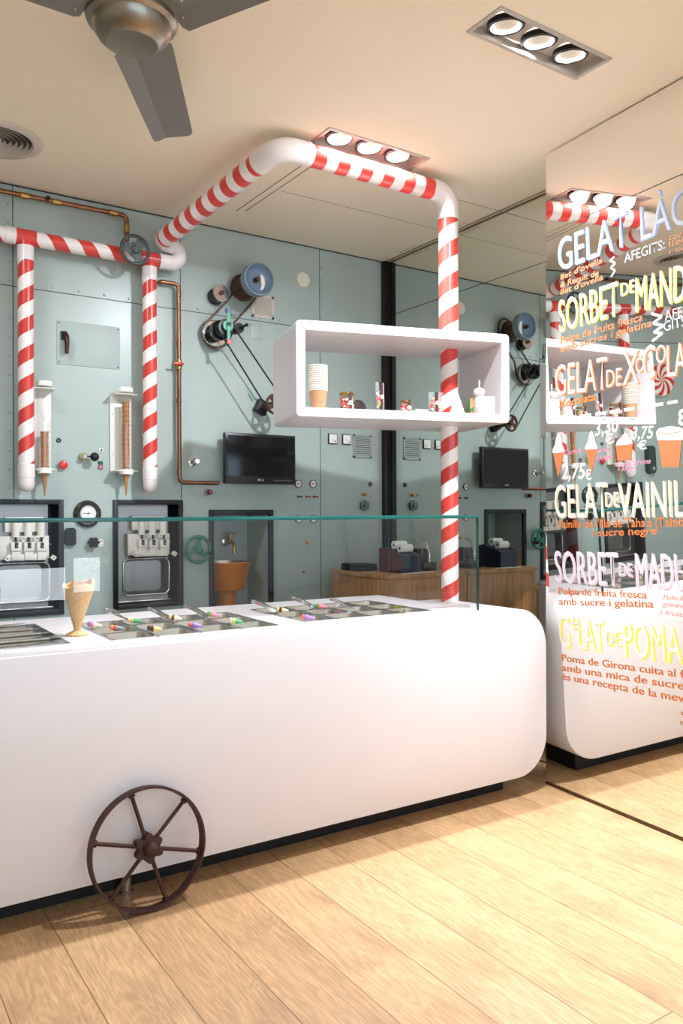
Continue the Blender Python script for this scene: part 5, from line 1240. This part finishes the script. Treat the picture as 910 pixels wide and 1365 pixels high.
def downlight(cx, cy, key, label, tilt, aim=None):
    o = thing('triple_downlight', label, 'ceiling light', (cx, cy, H), 0, 'recessed triple downlights'); L, W = FL/2, FW/2; f = 0.016
    b = MB()
    for lo, hi in (((-L-f, -W-f), (L+f, -W)), ((-L-f, W), (L+f, W+f)), ((-L-f, -W), (-L, W)), ((L, -W), (L+f, W))): b.box((lo[0], lo[1], -0.005), (hi[0], hi[1], 0.0), 0.001)
    b.build('flange', fixt, o)
    b = MB(); v = [[b.bm.verts.new((x, y, z)) for x, y in ((-L, -W), (L, -W), (L, W), (-L, W))] for z in (0.0, 0.11)]
    for i in range(4): j = (i+1) % 4; b.bm.faces.new((v[0][i], v[0][j], v[1][j], v[1][i]))
    b.bm.faces.new(v[1]); b.build('housing', fixt, o, smooth=0)
    b = MB(); b.box((-L+0.02, -W+0.012, 0.022), (L-0.05, W-0.012, 0.026)); b.build('inner_plate', fixt, o, smooth=0)
    for k in (-1, 0, 1):
        x = k*0.168-0.012; ax = V((tilt[0], tilt[1], -1)).normalized(); c = V((x, 0, 0.014))
        b = MB(); b.lathe([(0.066, -0.012), (0.067, 0.006), (0.060, 0.010), (0.058, 0.004), (0.058, -0.004)], 40, c, ax, cap=False); b.build('lamp_ring', black, o)
        b = MB(); b.lathe([(0.056, 0.004), (0.057, 0.008), (0.054, 0.009)], 40, c, ax, cap=False); b.build('chrome_ring', steel2, o)
        b = MB(); b.lathe([(0.055, 0.004), (0.040, -0.010), (0.015, -0.016), (0, -0.017)], 40, c, ax, cap=False); b.build('reflector', lamp_on, o)
        wp = V((cx, cy, H)) + c + ax*0.014
        am = V((aim[0], aim[1], -1)) if aim and not (key == 'b' and k > 0) else ax
        wide = key == 'a' and k == 0                 # the middle lamp of this fitting is turned to the steel wall
        if wide: am = V((-0.28, 0.80, -1))
        spot_light(wp, LAMPS[key]*(1.0 if wide else 1.0), R(112 if wide else CONE[key]), wp+am)
downlight(*FIX[0][0], 'a', 'recessed triple downlight nearest the painted mirror, clear of the pipe', (0.08, 0.08), (0.16, -0.14))
downlight(*FIX[1][0], 'b', 'recessed triple downlight partly hidden behind the striped overhead pipe', (0.02, -0.08), (0.02, -0.24))

for k, nm in ((2, 'added unseen fill downlight behind the camera, mirror side'), (3, 'added unseen fill downlight behind the camera, left side')):
    downlight(*FIX[k][0], FIX[k][1], nm, (0.0, 0.08))  # unseen fittings added so light off the floor brightens the ceiling

downlight(*FIX[4][0], 'c', 'added unseen fill downlight over the left end of the counter, turned to the steel wall', (0.25, 0.1), (1.35, 0.55))  # unseen fitting added to lift the display box's shade on the wall

#====================================================================== DESK IN THE NOOK
DZ = 1.0
dk = thing('oak_desk', 'oak desk cabinet standing against the nook mirror behind the counter', 'desk', (2.672, 3.60, 0))
b = MB(); b.box((0.008, 0.008, 0.06), (XM-2.672-0.004, 0.60, DZ-0.028), 0.002); b.build('cabinet', desk_wood, dk)
b = MB(); b.box((0, 0, DZ-0.028), (XM-2.672-0.002, 0.61, DZ), 0.003); b.build('desk_top', desk_wood, dk)
b = MB(); b.box((0.04, 0.04, 0), (XM-2.672-0.03, 0.58, 0.06)); b.build('plinth', black, dk, smooth=0)
o = thing('till_box', 'burgundy and navy till box with sloped lid on the oak desk', 'box', (2.80, 3.65, DZ))
b = MB(); b.prism([(0, 0), (0.22, 0), (0.22, 0.135), (0.16, 0.150), (0, 0.105)], (0.0, 0, 0), Y3, Z3, 0.004); b.build('side_panel', maroon, o)
b = MB(); b.prism([(0.0, 0), (0.22, 0), (0.22, 0.130), (0.16, 0.145), (0.0, 0.10)], (0.004, 0, 0), Y3, Z3, 0.14); b.build('case', navy, o)
for k, (yy, zz_, lab) in enumerate(((0.06, 0.142, 'paper till roll lying on the till box, nearer the counter'), (0.115, 0.160, 'paper till roll lying on the till box, nearer the back wall'))):
    q = V((2.80+0.03, 3.65+yy, DZ+zz_)); r_o = thing('till_roll', lab, 'paper roll', tuple(q), 0, 'paper till rolls')
    b = MB(); b.lathe([(0.010, 0), (0.024, 0), (0.024, 0.085), (0.010, 0.085)], 28, (0, 0, 0), X3, cap=False); b.build('roll', paper, r_o); b = MB(); b.lathe([(0.008, 0.001), (0.0105, 0.001), (0.0105, 0.084), (0.008, 0.084)], 16, (0, 0, 0), X3, cap=False); b.build('core', kraft, r_o)
o = thing('paper_sheets', 'loose white papers lying on the oak desk before the till box', 'paper', (2.76, 3.61, DZ))
for k, (x, y, a) in enumerate(((0.03, 0.0, 0.05), (0.10, 0.0, -0.1))): b = MB(); b.box((0, 0, 0.0005+k*0.0015), (0.16, 0.035, 0.0018+k*0.0015), mx=Matrix.Translation((x, y+0.004, 0)) @ Matrix.Rotation(a*0.2, 4, 'Z')); b.build('sheet', paper, o, smooth=0)
o = thing('folded_cloth', 'folded black cloth lying on the oak desk, clearest in the mirror', 'cloth', (2.765, 4.03, DZ)); 
b = MB(); b.box((-0.075, -0.10, 0.0005), (0.075, 0.10, 0.022), 0.010, 3); b.build('lower_fold', cloth, o); b = MB(); b.box((-0.070, -0.095, 0.021), (0.072, 0.098, 0.040), 0.010, 3); b.build('upper_fold', cloth, o)
o = thing('tape_dispenser', 'black desk dispenser with bent chrome arm by the nook mirror', 'dispenser', (3.08, 3.80, DZ))
b = MB(); b.box((-0.05, -0.07, 0), (0.05, 0.07, 0.05), 0.008); b.box((-0.045, 0.0, 0.05), (0.045, 0.07, 0.13), 0.01); b.build('base', black, o)
b = MB(); b.tube([(0.0, -0.055, 0.05), (0, -0.06, 0.10), (0, -0.03, 0.17), (0, 0.02, 0.185)], 0.007, 12); b.build('arm', steel2, o)
# wooden chair behind the counter
ch = thing('wooden_chair', 'beech chair with black seat behind the counter, glimpsed in the nook mirror', 'chair', (2.22, 4.02, 0), 0.1)
for x, y, h in ((-0.18, -0.17, 0.45), (0.18, -0.17, 0.45), (-0.18, 0.18, 0.82), (0.18, 0.18, 0.82)): b = MB(); b.box((x-0.016, y-0.016, 0), (x+0.016, y+0.016, h), 0.005); b.build('leg', chair_wood, ch)
b = MB(); b.box((-0.205, -0.20, 0.45), (0.205, 0.17, 0.475), 0.01); b.build('seat', black, ch)
for z in (0.60, 0.76): b = MB(); b.box((-0.17, 0.170, z), (0.17, 0.188, z+0.05), 0.005); b.build('back_rail', chair_wood, ch)

#====================================================================== PAINTED MENU ON THE MIRROR
_cap = {}
def text_mesh(body, shear, bold):
    cu = bpy.data.curves.new('t', 'FONT'); cu.body = body; cu.size = 1.0; cu.shear = shear; cu.offset = bold; cu.resolution_u = 3
    ob = bpy.data.objects.new('t', cu); COL.objects.link(ob)
    dg = bpy.context.evaluated_depsgraph_get(); me = bpy.data.meshes.new_from_object(ob.evaluated_get(dg)); bpy.data.objects.remove(ob); bpy.data.curves.remove(cu)
    me.materials.clear(); return me
def capheight(bold):
    if bold not in _cap:
        me = text_mesh('H', 0, bold); _cap[bold] = max(v.co.y for v in me.vertices); bpy.data.meshes.remove(me)
    return _cap[bold]
def place(me, p0, ex, ey, wd, hgt, bold, parent, name, m, lift):
    xs = [v.co.x for v in me.vertices]; x0, x1 = min(xs), max(xs); sx = wd/(x1-x0); sy = hgt/capheight(bold); base = V(ORIG[parent.name])
    for v in me.vertices: v.co = p0 + ex*((v.co.x-x0)*sx) + ey*(v.co.y*sy) + lift - base
    me.name = name; me.materials.append(m); o = bpy.data.objects.new(name, me); COL.objects.link(o); o.parent = parent; return o
def paint(rgb): 
    rgb = tuple(int(c*0.86) for c in rgb); k = 'paint_%d_%d_%d' % rgb
    return MATS.get(k) or mat(k, rgb, 0.55, 0, 0.02, 60)
def write(body, a, c, cap, rgb, shade=None, shear=0.0, bold=-0.002, name='menu_lettering', dx=0.0075, dz=-0.0045):
    p0 = onM(*a); p1 = onM(*c); ex = (p1-p0).normalized(); ey = (-nM).cross(ex).normalized(); hgt = (onM(a[0], a[1]-cap)-p0).length; wd = (p1-p0).length
    if shade: place(text_mesh(body, shear, bold+0.003), p0 + ex*dx + ey*dz, ex, ey, wd, hgt, bold, menu, name, paint(shade), -nM*0.0006)
    place(text_mesh(body, shear, bold), p0, ex, ey, wd, hgt, bold, menu, name, paint(rgb), -nM*0.0012)
def ribbon_px(pts, wpx, rgb, name='menu_flourish', lift=0.0010):
    P = [onM(*q) for q in pts]; b = MB(); hw = wpx*0.5*(onM(pts[0][0], pts[0][1]-1)-P[0]).length
    for a, c in zip(P, P[1:]):
        t = (c-a).normalized(); s = (-nM).cross(t)*hw
        b.bm.faces.new([b.bm.verts.new(v - nM*lift) for v in (a-s, c-s, c+s, a+s)])
    b.build(name, paint(rgb), menu, world=True, smooth=0)
def shape_px(pts, rgb, name='menu_drawing', lift=0.0010):
    b = MB(); b.bm.faces.new([b.bm.verts.new(onM(*q) - nM*lift) for q in pts]); b.build(name, paint(rgb), menu, world=True, smooth=0)
GREYW, BLUE, YEL, ORA, PALE, CRM = (188, 188, 194), (104, 132, 190), (205, 185, 0), (212, 104, 44), (212, 206, 192), (192, 176, 138)
ORT = (204, 112, 50)
write('GELAT', (744, 361.5), (837, 326), 42, GREYW, BLUE); write('LÀC', (854, 321), (919, 296), 45, GREYW, BLUE)
write("llet d'ovella", (747, 373.3), (803, 350), 7.5, ORT, bold=0.02, shear=0.1); write('& Recuit de', (746.7, 383.5), (798, 367), 7.5, ORT, bold=0.02, shear=0.1); write("llet d'ovella", (747, 393), (804, 372.5), 7.5, ORT, bold=0.02, shear=0.1)
write('AFEGITS:', (832, 350.5), (886, 331.5), 12.5, GREYW, bold=0.01)
write('conf', (892, 321), (914, 313), 8, ORT, bold=0.0); write('llet', (892, 330), (914, 322), 8, ORT, bold=0.0); write('i ca', (892, 339), (914, 331), 6, ORT, bold=0.0)
ribbon_px([(819, 342), (813, 347), (820, 351), (814, 357), (820, 361), (814, 369)], 3, GREYW)
write('SORBET', (745, 443), (824, 420), 42, (198, 198, 188), YEL); write('DE', (827, 395), (845.5, 389), 17, (198, 198, 188), YEL); write('MAND', (847, 416.5), (913, 400), 46, (198, 198, 188), YEL)
write('Polpa de fruita fresca', (747, 458.5), (856.5, 427), 9.5, ORT, bold=0.012, shear=0.1); write('amb sucres i gelatina', (747, 469.5), (869, 434.5), 8.5, ORT, bold=0.012, shear=0.1)
ribbon_px([(868, 418), (882, 422), (870, 431), (884, 434), (871, 443), (883, 444), (869, 455)], 3.5, (204, 204, 200))
write('AFE-', (886, 427.8), (914, 420.5), 13, (204, 204, 200)); write('GITS', (885, 442), (914, 434), 13, (204, 204, 200))
write('GELAT', (740, 527.5), (809, 518.5), 40, (212, 192, 176), ORA); write('DE', (808, 516.3), (828, 513.5), 23, (212, 192, 176), ORA); write('X', (830, 513.5), (851, 511), 44, (212, 192, 176), ORA); write('O', (847, 497), (858, 495.5), 20, (212, 192, 176), ORA); write('C', (857, 506), (873, 503.5), 44, (212, 192, 176), ORA); write('O', (874, 485), (887, 483), 24, (212, 192, 176), ORA); write('LA', (889, 502.5), (914, 498.5), 42, (212, 192, 176), ORA)
write('Xocolata', (744, 544), (794.5, 533), 10, ORT, bold=0.03, shear=0.1)
n = 9
for k in range(n):
    t0, t1 = k/n, (k+0.72)/n; f = lambda t: (735.5+173*t, 559.5-25.5*t**1.15)
    ribbon_px([f(t0), f(t1)], 4.2, (214, 208, 192))
def cone_px(cx, top, split, bot, hw, dots):
    shape_px([(cx-hw, split), (cx+hw, split-0.8), (cx+0.6, bot), (cx-0.6, bot)], (190, 104, 58))
    hh = split-top
    shape_px([(cx-hw-0.8, split+0.5), (cx-hw-0.6, split-hh*0.14), (cx-hw*0.62, split-hh*0.40), (cx-hw*0.55, split-hh*0.6), (cx-hw*0.2, split-hh*0.9), (cx, top), (cx+hw*0.3, split-hh*0.88), (cx+hw*0.62, split-hh*0.6), (cx+hw*0.72, split-hh*0.38), (cx+hw+0.5, split-hh*0.16), (cx+hw+0.6, split-0.6)][::-1], (206, 204, 196), lift=0.0016)
    if dots:
        rnd = random.Random(3)
        for k in range(16):
            t = 0.1+0.75*rnd.random(); x = cx + (rnd.random()*2-1)*hw*0.8*(1-t*0.85); y = split-hh*t; shape_px([(x-0.6, y), (x, y+0.6), (x+0.6, y), (x, y-0.6)], (206, 90, 60), lift=0.0022)
cone_px(744.3, 577, 603.5, 634, 7.3, False); cone_px(788, 574, 599, 631.5, 7.6, True)
shape_px([(820.5, 593.5), (843, 592), (841, 613.5), (823, 614)], (190, 104, 58)); hwid = 11
shape_px([(843, 592), (842.5, 588), (838, 582), (833, 576), (828, 582.5), (822.5, 588), (820.5, 594)], (206, 200, 188), lift=0.0016)
rnd = random.Random(5)
for k in range(14):
    t = rnd.random()*0.8; x = 832+(rnd.random()*2-1)*9*(1-t*0.8); y = 592-14*t; shape_px([(x-0.6, y), (x, y+0.6), (x+0.6, y), (x, y-0.6)], (206, 90, 60), lift=0.0022)
shape_px([(876.5, 586), (908.5, 586), (905, 623), (882.5, 623)], (190, 104, 58)); shape_px([(874.5, 576), (878, 571), (892, 568), (906, 569.5), (911, 572), (910, 586), (908, 587), (876, 587)][::-1], (212, 202, 184), lift=0.0016)
ribbon_px([(876, 576), (890, 578.5), (908, 575)], 0.7, (210, 120, 70), lift=0.0022)
W_ = (210, 206, 196); PNK = (206, 136, 156)
write('Cornet', (752, 607.5), (776, 602.5), 7, PNK, bold=0.0, shear=0.25); write('2,75', (748.5, 638), (780, 638), 20, W_, bold=0.02, shear=0.15); write('€', (780, 640), (788.5, 639), 13, W_, bold=0.02)
write('3,30', (793, 581), (825, 574.5), 18, W_, bold=0.015, shear=0.15); write('€', (807, 592.5), (818, 590), 12, W_, bold=0.02)
write('Cornet', (795, 604.5), (812.5, 601.5), 6.5, PNK, bold=0.0, shear=0.25); write('+ Afegits', (794, 614), (817, 611), 6.5, PNK, bold=0.0, shear=0.25)
write('3,75', (842, 585), (870.5, 584), 16, W_, bold=0.015, shear=0.15); write('€', (849.5, 599.5), (862, 598.5), 11, W_, bold=0.02)
write('Gelat tarrina', (822, 623), (867, 617.5), 7, PNK, bold=0.0, shear=0.25); write('+ Afegits', (823, 628.8), (847.5, 626), 6, PNK, bold=0.0, shear=0.25)
write('8', (903.5, 566.5), (915, 566), 21, W_, bold=0.03)
write('GELAT', (740, 690), (810, 689), 43, PALE, CRM); write('DE', (806.6, 675.5), (824.5, 675), 19, PALE, CRM); write('VAINIL', (825, 689.5), (912, 688.5), 45, PALE, CRM)
write("Vainilla de l'illa de Taha'a (Tahití", (743, 703.7), (913, 701.6), 10.5, ORT, bold=0.012); write('i sucre negre', (790, 715), (876, 712), 9.5, ORT, bold=0.012)
PKW, PKS = (212, 200, 205), (216, 182, 190)
write('SORBET', (740, 775.5), (824, 781.5), 41, PKW, PKS); write('DE', (825, 766.8), (842.5, 768), 17, PKW, PKS); write('MADU', (848, 783.5), (915, 788), 46, PKW, PKS)
write('Polpa de fruita fresca', (744.6, 792), (862, 798), 9, ORT, bold=0.012); write('amb sucre i gelatina', (745, 806), (871, 810), 9, ORT, bold=0.012)
write('Nube de', (884, 799), (914, 801), 6.5, (238, 160, 140), bold=-0.004, shear=0.2); write('gomino', (882.5, 808), (914, 811), 6.5, (238, 160, 140), bold=-0.004, shear=0.2); write('i fruita', (880, 819), (914, 823), 6.5, (238, 160, 140), bold=-0.004, shear=0.2)
ribbon_px([(880, 791), (877, 797), (881, 800), (877, 806), (881, 809), (877, 816), (878, 823)], 1.2, (236, 228, 214))
write('G', (746, 862), (760, 864), 42, (226, 222, 216), (255, 236, 30), dx=0.009); write('E', (762, 838), (771, 839.5), 15, (226, 222, 216), (255, 236, 30), dx=0.009); write('LAT', (772, 865.5), (806, 869.5), 40, (226, 222, 216), (255, 236, 30), dx=0.009); write('DE', (808.7, 860), (827.5, 861.5), 19, (226, 222, 216), (255, 236, 30), dx=0.009); write('POMA', (833, 875), (908.5, 885), 45, (226, 222, 216), (255, 236, 30), dx=0.009)
write('Poma de Girona cuita al f', (749, 881), (912.5, 904), 9, ORT, bold=0.012); write('amb una mica de sucre', (749, 894), (912, 919.7), 9, ORT, bold=0.012); write('és una recepta de la mev', (749, 905.7), (912, 936.5), 9, ORT, bold=0.012)
write('c', (907, 953), (914, 954), 7, ORT, bold=0.0); write('r', (907, 966), (914, 967), 7, ORT, bold=0.0)

# faint window lettering reflection, painted onto the glass, and the set maker's initials under the screen
def ghost_mat():
    m = bpy.data.materials.new('painted_reflection_white'); m.use_nodes = True; nt = m.node_tree; b = nt.nodes['Principled BSDF']; b.inputs['Base Color'].default_value = (0.9, 0.95, 0.95, 1); b.inputs['Roughness'].default_value = 0.8
    ns = nt.nodes.new('ShaderNodeTexNoise'); mr = nt.nodes.new('ShaderNodeMapRange'); mr.inputs[3].default_value = 0.10; mr.inputs[4].default_value = 0.16; nt.links.new(ns.outputs[0], mr.inputs[0]); nt.links.new(mr.outputs[0], b.inputs['Alpha']); return m
refl_paint = ghost_mat()
gp0 = loc2w(0, gy0-0.001, 0); gn = V((-sin(EC), cos(EC), 0))
def write_reflection(body, a, c, cap):
    p0 = onplane(*a, gp0, gn); p1 = onplane(*c, gp0, gn); ex = (p1-p0).normalized(); ey = Z3; hgt = (onplane(a[0], a[1]-cap, gp0, gn)-p0).length
    me = text_mesh(body, 0, 0.01); xs = [v.co.x for v in me.vertices]; s = (p1-p0).length/(max(xs)-min(xs)); sy = hgt/capheight(0.01); M_ = Matrix.Rotation(-EC, 4, 'Z')
    for v in me.vertices: v.co = M_ @ (p0 + ex*((v.co.x-min(xs))*s) + ey*(v.co.y*sy) - V(ORIG[guard.name]))
    me.name = 'reflected_lettering'; me.materials.append(refl_paint); o = bpy.data.objects.new('reflected_lettering', me); COL.objects.link(o); o.parent = guard
write_reflection('el dia', (109, 753), (146, 751), 12); write_reflection('de', (117, 763), (135, 762), 8)
tv_, tp = TV_TEXT
me = text_mesh('LG', 0, 0.03); place(me, tp, X3, Z3, 0.020, 0.012, 0.03, tv_, 'brand_lettering', ink, V((0, 0, 0)))
